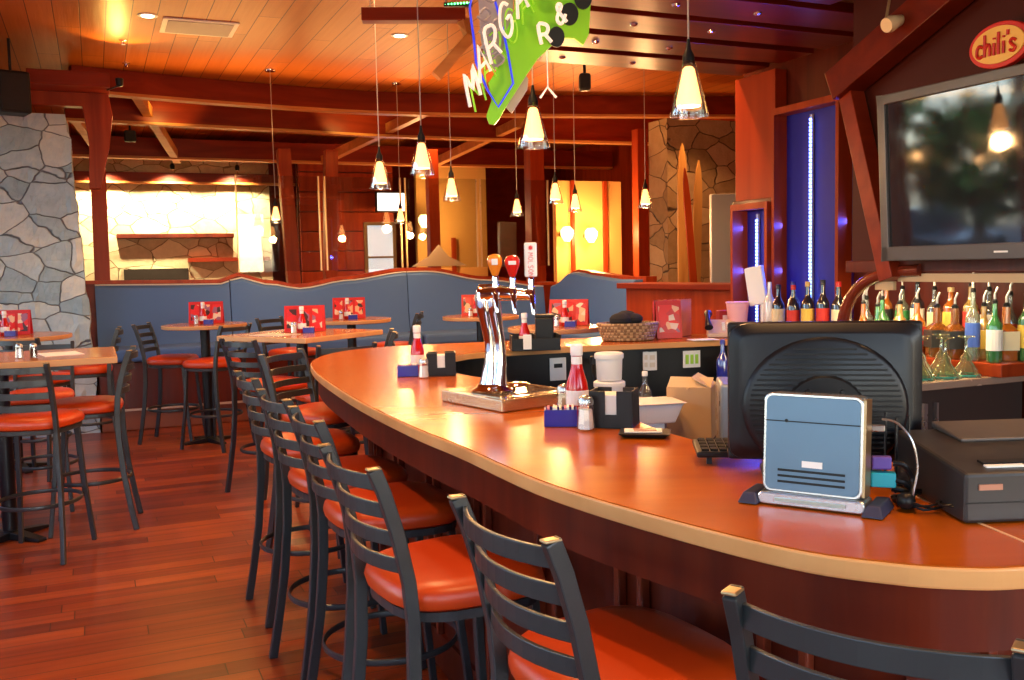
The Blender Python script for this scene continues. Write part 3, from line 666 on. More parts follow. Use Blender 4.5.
MB().box(-.10,0,.12,.005,.2,.24).box(.10,0,.12,.005,.2,.24).box(0,-.1,.12,.2,.005,.24).box(0,.1,.12,.2,.005,.24).box(0,0,.003,.2,.2,.005).build('box_body',M_card,cb)
MB().box(0,-.0,0,.2,.10,.004,T(0,-.1,.24)@ZR(R(22),4,'X')@T(0,.05,0)).build('box_flap',mat('pale_cardboard',(.66,.5,.3),.8),cb)
MB().box(0,-.0,0,.004,.10,.004,T(0,-.1,.24)).box(0,0,0,.10,.2,.004,T(.1,0,.24)@ZR(R(28),4,'Y')@T(-.05,0,0)).build('box_flap',MATS['pale_cardboard'],cb)
mc=thing('steel_machine','grey steel countertop machine left of the monitor','machine',(1.02,4.08,SZ+.001),R(-8))
MB().box(0,0,.15,.26,.28,.30).build('machine_body',mat('grey_blue_steel',(.30,.36,.40),.35,.5),mc,bev=.012)
MB().box(-.131,0,.15,.004,.20,.24).build('side_plate',M_steel,mc); MB().box(0,-.142,.24,.18,.004,.05).build('control_strip',M_black,mc)
# outlets on the dark inner panel of the far counter
def inner_plate(px,py,w,h,label,m,extra=None,cat='outlet'):
    best=None
    line=inset(si,.046)
    v=CR.to_3x3()@Vector(((px-512)/F,(340-py)/F,-1))
    for i in range(len(line)-1):
        a,b=Vector(line[i]),Vector(line[i+1])
        for k in range(8):
            q=a+(b-a)*k/8
            if q.y<4.9: continue
            e=abs(q.x/q.y-v.x/v.y)
            if best is None or e<best[0]: best=(e,q,(b-a).normalized())
    q,t=best[1],best[2]; z=CAM.z+v.z/v.y*q.y
    o=thing('wall_plate',label,cat,(q.x,q.y,z),math.atan2(-t.y,-t.x),'wall plates inside the bar')
    MB().box(0,-.004,0,w,.008,h).build('cover_plate',m,o,bev=.002)
    s=MB()
    if extra=='green':
        for k in (-1,0,1): s.box(k*w*.28,-.010,0,w*.17,.005,h*.55)
        s.build('rocker_switch',mat('lime_plastic',(.35,.65,.05),.4),o)
    elif extra=='slot': s.box(0,-.01,.02,w*.5,.004,h*.18).build('card_slot',M_black,o)
    else:
        for k in (-1,1): s.box(0,-.010,k*h*.2,w*.5,.004,h*.25)
        s.build('socket',mat('ivory_plastic',(.7,.65,.55),.5),o)
inner_plate(558,369,.10,.13,'white plate with dark slot right of the beer tap',M_paper,'slot')
inner_plate(644,361,.035,.11,'narrow switch plate above the white tubs',M_white)
inner_plate(652,361,.06,.11,'double socket plate right of the white tubs',M_white)
inner_plate(692,359,.11,.10,'plate with three lime green switches below the menus',M_white,'green','switch')
# black soda hoses
sg=thing('soda_gun','black coiled soda gun hose hanging inside the far counter','soda gun',(0,0,0))
for k in range(3):
    q=at(597+k*7,362,.98); q=Vector((q.x,5.1,0)); x0=(597+k*7-512)/F*5.1
    MB().tube(spline([(x0,5.28,1.0),(x0-.01,5.22,.93),(x0+.012,5.2,.84),(x0-.004,5.22,.76),(x0+.02,5.2,.74)],5),.011,8).build('hose',M_black,sg,smooth=True)
MB().box((604-512)/F*5.1,5.27,1.0,.12,.05,.05).build('holster',M_iron,sg,bev=.006)

# ------------------------------------------------------------------ monitor, computer, printer on the near counter
mo=thing('monitor','black flat monitor seen from the back on the counter','monitor',(.665,2.02,CZ+.001),R(-12))
Wm,Hm=.400,.302
M2=T(0,0,.03)
MB().box(0,.022,.03+Hm/2,Wm,.03,Hm).build('front_bezel',M_black,mo,bev=.006)
rs=[]
def rrect(w,h,y,zc):
    o=[]
    for j in range(40):
        a=2*PI*j/40; ca,sa=math.cos(a),math.sin(a); o.append((w/2*math.copysign(abs(ca)**.18,ca),y,zc+h/2*math.copysign(abs(sa)**.18,sa)))
    return o
zc=.03+Hm/2
MB().rings([rrect(Wm,Hm,.010,zc),rrect(Wm-.004,Hm-.004,0,zc),rrect(Wm-.04,Hm-.04,-.012,zc),rrect(Wm-.05,Hm-.05,-.014,zc)]).build('rear_shell',mat('satin_black_shell',(.006,.006,.008),.36,spec=.35),mo,smooth=True)
def oval(w,h,y,zc):return [(w*math.cos(2*PI*j/48),y,zc+h*math.sin(2*PI*j/48)) for j in range(48)]
zo=zc-.03
MB().rings([oval(.172,.152,-.010,zo),oval(.166,.147,-.021,zo),oval(.160,.141,-.024,zo)]).build('rear_dome',MATS['satin_black_shell'],mo,smooth=True)
m=MB()
for k in range(24):
    z_=-.128+k*.011; w_2=.155*math.sqrt(max(0,1-(z_/.137)**2))
    m.box(0,-.0250,zo+z_,w_2*2,.003,.004)
m.build('vent_ribs',M_black,mo)
MB().rings([oval(.085,.08,-.024,zo-.01),oval(.08,.075,-.031,zo-.01)]).build('mount_cover',M_black,mo,smooth=True)
for sx in(-1,1): MB().lathe([(.005,0),(.004,.004)],M=T(sx*.035,-.031,zo+.035)@ZR(PI/2,4,'X')).build('mount_screw',M_iron,mo)
MB().box(0,.0,.05,.10,.05,.10).build('stand_neck',M_black,mo,bev=.008)
MB().rings([[(-.13,-.09,0),(.13,-.09,0),(.13,.10,0),(-.13,.10,0)],[(-.12,-.08,.014),(.12,-.08,.014),(.12,.09,.014),(-.12,.09,.014)]]).build('stand_base',M_black,mo,bev=.004)
p=at(722,468,CZ); kb=thing('keyboard','low black keyboard on folding feet sticking out left of the monitor','keyboard',(p.x+.065,p.y+.08,CZ+.001),R(-6))
MB().box(0,0,.028,.22,.13,.014,ZR(R(3),4,'X')).build('keyboard_body',M_black,kb,bev=.004)
m=MB()
for i in range(10):
    for j in range(4): m.box(-.09+i*.02,-.045+j*.03,.037,.016,.022,.006,ZR(R(3),4,'X'))
m.build('keys',mat('matte_black_keys',(.012,.012,.012),.75,spec=.2),kb)
for sx in(-.08,.08): MB().box(sx,-.04,.012,.012,.006,.026,ZR(0,4,'Z')).build('folding_foot',M_black,kb)
pc=thing('mini_computer','slim blue grey computer with silver rim propped in front of the monitor','computer',(.568,1.775,CZ+.001),R(-33))
M_pc=mat('blue_grey_metal',(.11,.18,.26),.32,.5)
M_tr=mat('satin_silver',(.6,.6,.58),.25,.9)
M_gold=mat('bronze_side',(.40,.27,.14),.35,.8)
def rr2(w,h,rad,n=5):
    o=[]
    for cx,cz,a0 in((w/2-rad,h-rad,0),(-w/2+rad,h-rad,90),(-w/2+rad,rad,180),(w/2-rad,rad,270)):
        for k in range(n+1): a=R(a0+90*k/n); o.append((cx+rad*math.cos(a),cz+rad*math.sin(a)))
    return o
XZ=ZR(PI/2,4,'X')
LEAN=T(0,0,.022)@ZR(R(-4),4,'X')
MB().prism(rr2(.185,.19,.016),-.024,.024,LEAN@XZ).build('silver_rim',M_tr,pc,bev=.002)
MB().prism(rr2(.174,.179,.012),.024,.028,LEAN@T(0,0,.0055)@XZ).build('front_panel',M_pc,pc,bev=.001)
MB().box(.0935,0,.095,.006,.044,.18,LEAN).build('side_panel',M_gold,pc,bev=.001)
MB().box(0,-.029,.137,.174,.001,.0022,LEAN).build('panel_groove',M_black,pc)
MB().lathe([(.0035,0),(.003,.002)],M=LEAN@T(-.048,-.028,.138)@XZ).build('lock_screw',M_black,pc)
m=MB()
for k in range(3): m.box(.0,-.029,.022+.011*k,.125,.0012,.0045,LEAN)
m.build('vent_slot',M_black,pc)
MB().box(.002,-.029,.058,.038,.001,.012,LEAN).build('white_sticker',M_paper,pc)
MB().prism(rr2(.20,.024,.011),-.028,.034,XZ@T(0,0,0)).build('cradle',M_tr,pc,bev=.003)
MB().box(.0,-.036,.012,.13,.003,.006).build('cradle_slot',mat('cradle_inset',(.4,.45,.4),.3,.4),pc)
for sx in(-.115,.115): MB().rings([[(sx-.02,-.05,0),(sx+.02,-.05,0),(sx+.02,.05,0),(sx-.02,.05,0)],[(sx-.012,-.035,.02),(sx+.012,-.035,.02),(sx+.012,.045,.02),(sx-.012,.045,.02)]]).build('rubber_foot',mat('blue_black_rubber',(.02,.025,.06),.5),pc,bev=.003)
# plugs and cables
cp=thing('computer_cables','tangle of black cables with purple and turquoise plugs beside the computer','cables',(.578,1.79,CZ+.001),R(-16))
MB().box(.115,.005,.082,.035,.02,.024).build('purple_plug',mat('purple_plastic',(.12,.07,.35),.4),cp,bev=.003)
MB().box(.118,.005,.050,.045,.022,.028).build('turquoise_plug',mat('turquoise_plastic',(.02,.40,.50),.4),cp,bev=.003)
MB().box(.108,.0,.148,.024,.014,.012).build('grey_plug',M_steel,cp,bev=.002)
random.seed(5)
MB().tube(spline([(.115,0,.165),(.14,-.01,.16),(.165,-.02,.13),(.175,-.02,.08),(.168,-.02,.03),(.17,-.01,.008)],6),.0022,6).build('grey_cable',M_steel,cp,smooth=True)
for k,(z0,y0) in enumerate(((.082,0),(.05,0),(.03,.02))):
    MB().tube(spline([(.135,y0,z0),(.155,y0,z0-.004),(.17,y0+.01,z0*.6),(.165,y0-.01,.02),(.14,y0+.02,.008),(.16,.05,.008)],6),.0055,8).build('black_cable',M_black,cp,smooth=True)
pts=[(.19+.045*math.cos(k*1.1)+.01*random.random(),.02+.06*math.sin(k*1.1+.4),.006+.004*(k%4)) for k in range(22)]
MB().tube(spline(pts,5),.0022,6).build('coiled_wire',M_black,cp,smooth=True)
pts=[(.235+.03*math.cos(k*1.3)+.01*random.random(),-.01+.05*math.sin(k*1.3+.4),.007+.004*(k%5)) for k in range(16)]
MB().tube(spline(pts,5),.0022,6).build('coiled_wire',M_black,cp,smooth=True)
MB().ball((.155,-.025,.018),.017,(1,1,1),6).build('adapter',M_black,cp,smooth=True)
# receipt printer at the right edge
rp=thing('receipt_printer','large dark grey receipt printer on the counter at the right edge','printer',(.782,1.625,CZ+.001),R(3))
M_prn=mat('charcoal_plastic',(.024,.022,.022),.42)
MB().rings([[(0,0,0),(.02,.31,0),(.02,.31,.112),(0,0,.088)],[(.40,0,0),(.40,.31,0),(.40,.31,.112),(.40,0,.088)]]).build('printer_body',M_prn,rp,bev=.006)
MB().rings([[(.10,.20,.103),(.10,.32,.113),(.10,.32,.126),(.10,.20,.110)],[(.38,.20,.103),(.38,.32,.113),(.38,.32,.126),(.38,.20,.110)]]).build('printer_lid',mat('brown_grey_plastic',(.09,.075,.065),.45),rp,bev=.004)
SL=math.atan2(.024,.31)
MP=T(0,0,.089)@ZR(SL,4,'X')
MB().box(.16,.06,.001,.20,.022,.004,MP).build('paper_slot',M_black,rp)
MB().box(.09,.035,.001,.07,.012,.003,MP).build('torn_receipt',M_paper,rp)
m=MB()
for k in range(5): m.box(.24+.02*k,.15,.003,.014,.03,.006,MP)
m.build('buttons',M_steel,rp)
MB().box(.045,-.0015,.064,.042,.003,.010).build('name_badge',mat('tan_badge',(.45,.20,.12),.4),rp)
MB().box(.20,-.0012,.036,.40,.002,.002).build('body_seam',M_black,rp)
rk=thing('wire_rack','thin black wire rack standing between the cables and the printer','rack',(.775,1.86,CZ+.001),R(10))
for k,(x,y) in enumerate(((-.02,0),(.02,.02),(.0,.07))):
    MB().tube([(x,y,.0),(x,y,.15)],.003,6).build('rack_wire',M_black,rk)
MB().tube([(-.02,0,.012),(.02,.02,.012),(.0,.07,.012)],.003,6,closed=True).build('rack_foot',M_black,rk)

# ------------------------------------------------------------------ back bar on the right
O=Vector((1.78,4.15,0))
def q(a,b,z=0): return O+U*a+V*b+Vector((0,0,z))
QM=T(O.x,O.y,0)@GRID
bb=thing('back_bar_cabinet','dark back bar cooler cabinet with steel top at the right','cabinet',O,TH)
MB().box(.34,.71,.4745,.64,1.42,.949).build('cabinet_body',mat('brown_black_laminate',(.055,.035,.028),.35),bb)
MB().box(.335,.71,.9665,.69,1.48,.035).build('steel_top',mat('warm_steel_top',(.55,.38,.27),.25,.4),bb,bev=.004)
MB().box(.03,-.012,.45,.02,.02,.88).build('corner_strip',M_steel,bb); MB().box(.10,-.012,.45,.012,.02,.88).build('corner_strip',M_steel,bb)
MB().box(.012,.37,.45,.008,.62,.78).build('door',M_steel,bb); MB().box(.012,1.05,.45,.008,.62,.78).build('door',M_steel,bb)
BZ=.9845
tier=thing('bottle_tier','red stepped wooden bottle ledge on the back bar','shelf',O,TH)
MB().box(.55,.39,BZ+.03,.26,.94,.06).build('ledge_board',M_redv,tier,bev=.004)
MB().box(.61,.48,BZ+.095,.14,.76,.07).build('upper_step',M_redv,tier,bev=.004)

# canopy over the back bar carrying the screen
cn=thing('back_bar_canopy','dark red timber canopy above the bottles carrying the screen','canopy',O,TH)
MB().box(.345,-.85,2.54,.69,2.5,2.08).build('canopy_body',mat('deep_red_panel',(.055,.006,.003),.5,spec=.2),cn)
MB().box(-.02,-.85,1.497,.04,2.5,.055).build('canopy_rail',M_dark,cn,bev=.004)
MB().box(-.03,-.87,1.447,.02,1.9,.035).build('canopy_trim',mat('beige_trim',(.55,.38,.20),.45),cn)  # trim is plain beige
# sloping timber and slanted post
MB().tube([(-.08,.41,2.33),(-.08,-.36,2.66),(-.08,-1.6,3.20)],.07,4,flat=(.06,.07)).build('sloping_beam',M_drk,cn,bev=.004)
MB().tube([(-.06,.37,2.36),(-.06,.09,1.44)],.05,4,flat=(.042,.04)).build('slanted_post',M_red,cn,bev=.004)
MB().tube(spline([(-.04,.42,1.20),(-.04,.39,1.31),(-.04,.30,1.41),(-.04,.15,1.465),(-.04,-.05,1.48)],6),.028,10).build('arched_moulding',wood('polished_mahogany',(.10,.012,.006),(.2,.03,.012),.15,.7,1,coat=.8),cn,smooth=True)
MB().rings([[(0,.60,1.16),(0,.60,1.30),(0,.45,1.43),(0,.42,1.16)],[(.66,.60,1.16),(.66,.60,1.30),(.66,.45,1.43),(.66,.42,1.16)]]).build('canopy_end',M_dark,cn) if False else None
MB().box(-.02,.17,1.41,.02,.11,.04).build('beige_block',MATS['beige_trim'],cn,bev=.003)
# the screen
tv=thing('television','large flat television with grey frame tilted above the bottles','television',q(-.11,-.575,1.525),TH)
TT=ZR(R(-3),4,'Y')
Wt,Ht=1.25,.70
MB().box(.0,0,Ht/2,.07,Wt-.02,Ht-.02,TT).build('rear_housing',M_black,tv)
fr=mat('grey_frame',(.09,.085,.085),.35,.3)
m=MB().box(-.04,0,.03,.03,Wt,.06,TT).box(-.04,0,Ht-.02,.03,Wt,.04,TT).box(-.04,-Wt/2+.02,Ht/2,.03,.04,Ht,TT).box(-.04,Wt/2-.02,Ht/2,.03,.04,Ht,TT)
m.build('screen_frame',fr,tv,bev=.003)
scr=mat('glossy_screen',(.012,.013,.016),.04,0,spec=.9)
MB().box(-.037,0,Ht/2+.005,.01,Wt-.07,Ht-.09,TT).build('screen_panel',scr,tv)
MB().box(-.0565,0.03,.028,.002,.06,.007,TT).build('maker_mark',M_white,tv)
# oval sign: chili's
sn=thing('oval_sign',"round red and yellow sign reading chili's above the television",'sign',q(-.085,-.475,2.33),TH); sn.scale=(1,.86,.88)
SM=Matrix(((0,0,-1,0),(-1,0,0,0),(0,1,0,0),(0,0,0,1)))   # x -> -V , y -> up, z -> toward the room
def ov(rx,ry,n=36): return [(rx*math.cos(2*PI*k/n),ry*math.sin(2*PI*k/n)) for k in range(n)]
MB().prism(ov(.155,.098),0,.03,SM).build('sign_body',mat('sign_red',(.60,.02,.012),.4),sn,bev=.004)
MB().prism(ov(.132,.078),.03,.036,SM).build('sign_face',mat('sign_yellow',(.85,.50,.10),.45),sn)
def lf(i,x,y):
    xs=[-.105,-.065,-.028,-.006,.020,.047,.062][i]; wd=[.036,.036,.03,.03,.03,.018,.036][i]
    v=Vector((xs+x*wd,-.042+y*.085,.040)); return tuple(SM@v)
lettering(MB(),"chili's",lf,.0065).build('sign_lettering',MATS['sign_red'],sn,smooth=True)
# chili tail beneath the letter
sg_=thing('spotlight','small cream track spotlight on the sloping timber','spotlight',q(-.22,-.02,2.50),TH)
MB().lathe([(.03,0),(.035,.02),(.02,.09),(.008,.10)],M=ZR(R(70),4,'Y')).build('lamp_head',mat('cream_enamel',(.75,.58,.35),.4),sg_,smooth=True)
MB().tube([(0,0,.03),(.02,0,.12)],.006,8).build('bracket',M_cap,sg_); MB().box(.0,0,.13,.04,.1,.02).build('track_block',M_black,sg_,bev=.003)

# LED niches and timber column along the wall
def niche(name,label,b0,b1,z0,z1,ledb,dep=.24,door=False):
    t=thing(name,label,'lit niche',q(.695,(b0+b1)/2,0),TH,'blue lit niches'); w=b1-b0
    pm=mat('painted_blue_glow',(.012,.012,.30),.5)  # LED glow is painted into the panel's base colour
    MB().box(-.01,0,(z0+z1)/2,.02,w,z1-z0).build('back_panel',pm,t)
    for s in(-1,1): MB().box(-dep/2,s*(w/2-.0125),(z0+z1)/2,dep,.025,z1-z0).build('side_panel',M_redv,t)
    MB().box(-dep/2,0,z1+.02,dep,w,.04).build('top_panel',M_redv,t)
    MB().box(-.03,ledb,(z0+z1)/2,.014,.022,z1-z0-.05).build('led_channel',mat('white_channel',(.5,.5,.6),.5),t)
    m=MB(); n_=int((z1-z0-.06)/.022)
    for k in range(n_): m.box(-.041,ledb,z0+.035+k*.022,.008,.014,.012)
    o=m.build('led_strip',M_led,t); o['kind']='stuff'
    l=light('AREA','led_glow',q(.70-.06,(b0+b1)/2+ledb,(z0+z1)/2),6*(z1-z0),(.03,.08,1),z1-z0-.1,q(-2,(b0+b1)/2+ledb,(z0+z1)/2),sy=.03)
    return t
niche('led_niche','tall blue lit niche with vertical LED strip right of the timber column',1.12,1.70,1.075,2.42,.03,.12)
niche('led_niche','smaller blue lit niche below the timber column',1.72,2.09,1.075,1.86,.04,.14)
tc_=thing('timber_column','broad red timber panel column under the slatted canopy','column',q(.695,1.90,0),TH)
MB().box(-.045,0,2.31,.09,.40,.80).build('column_panel',wood('bright_cherry_panel',(.27,.020,.003),(.38,.038,.005),.4,.5,2),tc_,bev=.004)
MB().box(-.055,0,1.90,.11,.41,.05).build('column_sill',M_dark,tc_,bev=.004)
# projector-like blue lit device in the small niche
dv=thing('card_terminal','tilted white payment terminal glowing blue in the small niche','terminal',q(.50,1.66,CZ+.001),TH+.3)
MB().box(0,0,.10,.05,.05,.20).build('terminal_stand',M_white,dv,bev=.006); MB().box(-.02,0,.31,.03,.13,.24,ZR(R(-10),4,'X')).build('terminal_screen',M_white,dv,bev=.008)

# bottles
GRP='bottles on the back bar'
LIST=[ # a, b, z0, H, r, col, label, cap, spout, shape, text
 (.47,.00,'s',.27,.034,GRN,WL,('red',(.6,.02,.02)),1,'r','green bottle with white label and red seal at the front of the ledge'),
 (.57,.02,'s',.25,.042,AMB,CL,('gold',(.7,.45,.1)),1,'sq','square amber bottle with cream label right of the green one'),
 (.64,-.03,'s',.30,.036,GRN,YL,('green',(.05,.3,.1)),1,'r','tall green bottle at the right end of the ledge'),
 (.46,.11,'s',.32,.032,PALE,BLL,('blue',(.05,.15,.6)),1,'r','tall pale bottle with blue neck wrap'),
 (.55,.125,'s',.25,.034,GOLD,YL,('gold',(.7,.45,.1)),1,'r','tall golden bottle behind the square amber one'),
 (.645,.06,'s',.30,.033,CLR,RL,('red',(.65,.03,.02)),1,'r','clear bottle with red label at the far right of the view'),
 (.47,.22,'l',.24,.045,BROWN,BL,('black',(.02,.02,.02)),1,'sq','square brown whiskey bottle with black label'),
 (.475,.33,'l',.24,.045,BROWN,BL,('black',(.02,.02,.02)),1,'sq','second square brown whiskey bottle with black label'),
 (.46,.44,'l',.26,.040,AMB,RL,('red',(.6,.03,.02)),1,'r','amber bottle with red label beside the whiskey'),
 (.47,.56,'l',.25,.040,GOLD,CL,('gold',(.7,.45,.1)),1,'r','round golden bottle with cream label'),
 (.46,.67,'l',.27,.036,GRN,WL,('white',(.8,.8,.75)),1,'r','green bottle with white label at the left of the cluster'),
 (.47,.79,'l',.27,.036,CLR,BLL,None,1,'r','clear bottle with blue label at the left of the cluster'),
 (.60,.14,'u',.27,.036,CLR,WL,None,1,'r','clear bottle with white label on the upper step, first from the right'),
 (.61,.25,'u',.29,.035,GOLD,RL,None,1,'r','golden bottle with red label on the upper step'),
 (.60,.36,'u',.28,.037,AMB,YL,('cork',(.6,.42,.22)),0,'r','amber bottle with cork stopper on the upper step'),
 (.61,.47,'u',.27,.034,CLR,CL,None,1,'r','clear bottle with cream label on the upper step'),
 (.60,.57,'u',.30,.034,DKG,WL,None,1,'r','black bottle with white label on the upper step'),
 (.61,.68,'u',.27,.036,PALE,GL_,None,1,'r','pale bottle with green label on the upper step'),
 (.38,.62,'b',.30,.036,GRN,WL,None,1,'r','green bottle with white label standing low behind the monitor edge'),
 (.38,.72,'b',.31,.034,AMB,RL,None,1,'r','amber bottle with red label standing low behind the monitor edge'),
 (.38,.82,'b',.29,.034,CLR,BL,None,1,'r','clear bottle with black label standing low behind the monitor edge'),
 (.60,.78,'u',.28,.034,AMB,BL,('cork',(.6,.42,.22)),0,'r','amber bottle with black label, leftmost on the upper step'),
]
zmap={'b':BZ+.001,'s':BZ+.061,'l':BZ+.061,'u':BZ+.131}
light('AREA','bottle_fill',q(.30,.35,1.47),9,(1,.72,.38),1.0,q(.32,.35,1.0),sy=.08)  # added lamp without a fixture, gives the bottles their amber glow
for a,b,zk,H,r,c,lb,cp_,sp_,shp,txt in LIST:
    p=q(a,b); bottle(p.x,p.y,zmap[zk],txt,H*(.93 if zk=='u' else 1),r,c,lb,cp_,bool(sp_),shape=shp)
# dark wine bottles before the blue niche
WB=[(.50,1.53,'slim white bottle at the left end before the blue niche',.33,.036,('milk',(.85,.8,.78),.95),None,None),
 (.50,1.45,'dark wine bottle next to the white bottle',.31,.037,DKG,CL,('black',(.02,.02,.02))),
 (.52,1.37,'dark wine bottle with blue capped neck before the LED strip',.33,.037,DKG,WL,('blue',(.05,.1,.5))),
 (.46,1.30,'dark bottle with red label before the blue niche',.31,.036,DKG,RL,('red',(.6,.02,.02))),
 (.48,1.20,'dark bottle with gold label before the blue niche',.33,.037,DKG,YL,('gold',(.7,.45,.1))),
 (.50,1.10,'tall dark bottle right of the LED strip',.34,.036,DKG,RL,('black',(.02,.02,.02))),
 (.52,1.00,'rightmost dark wine bottle before the blue niche',.33,.037,DKG,CL,('red',(.4,.02,.02)))]
for a,b,txt,H,r,c,lb,cp_ in WB:
    p=q(a-.05,b+(.03 if b>1.4 else 0)); bottle(p.x,p.y,CZ,txt,H,r,c,lb,cp_,False,group='wine bottles before the niche')
wr=thing('wine_riser','dark riser box carrying the wine bottles on the back bar','shelf',O,TH)
MB().box(.45,1.18,BZ+.0435,.24,.50,.087).build('riser_box',M_dark,wr,bev=.004)
# tumblers
for k in range(3):
    p=q(.12,.70+.12*k); t=thing('tumbler',['right','middle','left'][k]+' one of three short glass tumblers above the monitor','glass',(p.x,p.y,BZ+.1),0,'tumblers above the monitor')
    MB().lathe([(.030,0),(.034,.004),(.040,.085),(.038,.085),(.032,.010),(.002,.009)],seg=18,cap=False).build('glass_wall',glass('tumbler_glass',(.9,.92,1),.22,.85),t,smooth=True)
tr_=thing('glass_riser','narrow dark riser under the three tumblers','shelf',O,TH); MB().box(.12,.82,BZ+.0495,.14,.48,.099).build('riser_box',M_dark,tr_,bev=.004)
# upturned margarita glasses with teal rims
M_gg=glass('greenish_glass',(.85,.95,.65),.25,.85,.02,body=(.75,.8,.5),bodyw=.12); M_teal=glass('teal_rim_glass',(.1,.6,.55),.2,.7,body=(.05,.45,.40),bodyw=.6)
k=0
GP=[(.08,.07),(.22,.05),(.35,.05),(.09,.21),(.22,.19),(.35,.19),(.10,.35),(.24,.33),(.10,.49),(.24,.47)]
GN=['first in the front row','second in the front row','third in the front row','first in the second row','second in the second row','third in the second row','nearer of the pair in the third row','farther of the pair in the third row','left one of the rearmost pair','right one of the rearmost pair']
for (a,b),nm in zip(GP,GN):
    p=q(a,b); t=thing('margarita_glass','upturned margarita glass with teal rim, '+nm,'glass',(p.x,p.y,BZ+.0005),0,'upturned margarita glasses'); t.scale=(1.0,1.0,1.1)
    MB().lathe([(.058,.004),(.060,.008),(.050,.030),(.026,.062),(.024,.080),(.008,.100),(.006,.150),(.010,.158),(.038,.165),(.039,.169)],seg=18,cap=False).build('glass_wall',M_gg,t,smooth=True)
    MB().tube([(.059*math.cos(2*PI*j/24),.059*math.sin(2*PI*j/24),.006) for j in range(24)],.006,6,closed=True).build('teal_rim',M_teal,t,smooth=True)
# pink cup of straws left of the monitor top
p=at(760,323,CZ)
# sits on the far right end of the counter
sc_=thing('straw_cup','pale pink plastic cup with a red sleeve at the end of the far counter','cup',(1.42,5.96,CZ+.001)); sc_.scale=(1.35,1.35,1.5)
MB().lathe([(.036,0),(.038,.004),(.052,.13),(.055,.133),(.055,.138)]).build('cup_body',mat('pink_plastic',(.85,.45,.50),.4),sc_,smooth=True)
sb=thing('red_check_holder','small dark red holder beside the pink cup','holder',(1.36,6.06,CZ+.001),.2)
MB().box(0,0,.075,.09,.06,.15).build('holder_body',mat('dark_red_card',(.35,.02,.02),.4),sb,bev=.004); MB().box(.0,-.031,.08,.05,.002,.08).build('printed_panel',M_paper,sb)

# ------------------------------------------------------------------ slatted canopy over the bar
pg=thing('slatted_canopy','dark red timber slat canopy with bolts hanging over the bar','canopy',(0,0,0),TH)
SZ_=2.76; slats=[5.02,4.62,4.22,3.84,3.46,3.08,2.70,2.3]
for i,vv in enumerate(slats):
    u0=2.10+.06*max(0,i-3)
    u1=3.92 if vv>3.7 else 3.26 if vv>3.2 else 3.08; MB().box((u0+u1)/2,vv,SZ_,u1-u0,.30,.05).build('slat',M_drk,pg,bev=.004)
for uu in(2.55,3.02):
    MB().box(uu,3.65,SZ_+.085,.10,3.1,.12).build('joist',M_drk,pg,bev=.004)
for vv in slats:
    for uu in(2.55,3.02):
        MB().lathe([(.022,0),(.019,-.008),(.006,-.012)],(uu,vv,SZ_-.025),10).build('bolt_head',M_chrome,pg,smooth=True)
for uu,vv in((2.55,2.4),(3.02,2.4),(2.55,4.9),(3.02,4.9)): MB().tube([(uu,vv,SZ_+.14),(uu,vv,CEIL)],.012,8).build('hanger_rod',M_steel,pg)
# purlin stub, green LED
st=thing('hanging_timber','short dark timber beam below the ceiling left of the neon sign','beam',(-.53,5.66,0),R(4))
MB().box(0,0,3.0,.60,.09,.075).build('beam',M_red,st,bev=.004)
for sx in(-.25,.25): MB().tube([(sx,0,3.03),(sx,0,CEIL)],.004,6).build('hanger_rod',M_cord,st)
MB().tube([(.12,-.1,2.63),(.32,-.05,2.86),(.29,0,2.97)],.03,4,flat=(.03,.03)).build('brace',M_edge,st)
gl_=thing('green_led_strip','short green LED strip at the top beside the neon sign','led strip',(0,0,0))
e=at(458,5,3.0)
for sx in(-.07,.07): MB().tube([(e.x+sx,e.y,3.0),(e.x+sx,e.y,CEIL)],.004,6).build('hanger_wire',M_steel,gl_)
MB().box(e.x,e.y,3.0,.16,.03,.02,rz=.1).build('led_channel',M_iron,gl_)
m=MB()
for k in range(9): m.ball((e.x-.07+k*.0175,e.y-.017,3.0+.001*k),.006,seg=4)
m.build('led_beads',emit('green_led',(.05,1,.2),6),gl_)

# ------------------------------------------------------------------ neon sign
SD=3.55; sp0=CAM+ (CR.to_3x3()@Vector(((530-512)/F,(340-60)/F,-1)))*SD
k_=SD/F
ns=thing('neon_sign','hanging lime green and grey cutout sign with white neon tubes reading MARGARITA','neon sign',sp0,R(0))
def Z6(x,y,off=0):   # sign drawing in its own plane: x right, y up, off toward the room
    px=440+x*.1911; py=y*.1911
    return ((px-530)*k_, -off, (60-py)*k_)
def cut(name,poly,y0,y1,m,lab=None):
    return MB().prism([(Z6(x,y)[0],Z6(x,y)[2]) for x,y in poly],-y0,-y1,ZR(PI/2,4,'X')).build(name,m,ns,label=lab)
lime=mat('lime_paint',(.25,.72,.01),.4); grey=mat('grey_paint',(.42,.36,.38),.5)
cut('green_cutout',[(235,600),(250,640),(275,645),(300,620),(345,545),(455,385),(510,310),(600,230),(660,205),(705,210),(750,245),(780,190),(795,0),(805,-90),(860,-260),(560,-330),(450,-200),(400,-60),(395,60),(345,180),(320,330),(250,430),(265,520)],-.01,.01,lime)
cut('grey_cutout',[(205,-60),(240,-220),(370,-200),(390,0),(385,200),(400,330),(462,405),(455,460),(370,580),(330,540),(335,380),(245,330),(215,200)],.02,.035,grey)
nb_=MB(); nb_.tube([Z6(x,y,.03) for x,y in spline([(200,-160),(175,0),(165,60),(180,200),(190,330)],5)]+[Z6(x,y,.03) for x,y in((245,470),(300,560),(380,440),(355,280),(330,150),(290,0),(280,-150))],.0045,8).build('blue_neon_tube',mat('blue_neon',(.02,.03,.45),.3,emit=(.03,.05,1),es=.6),ns,smooth=True)
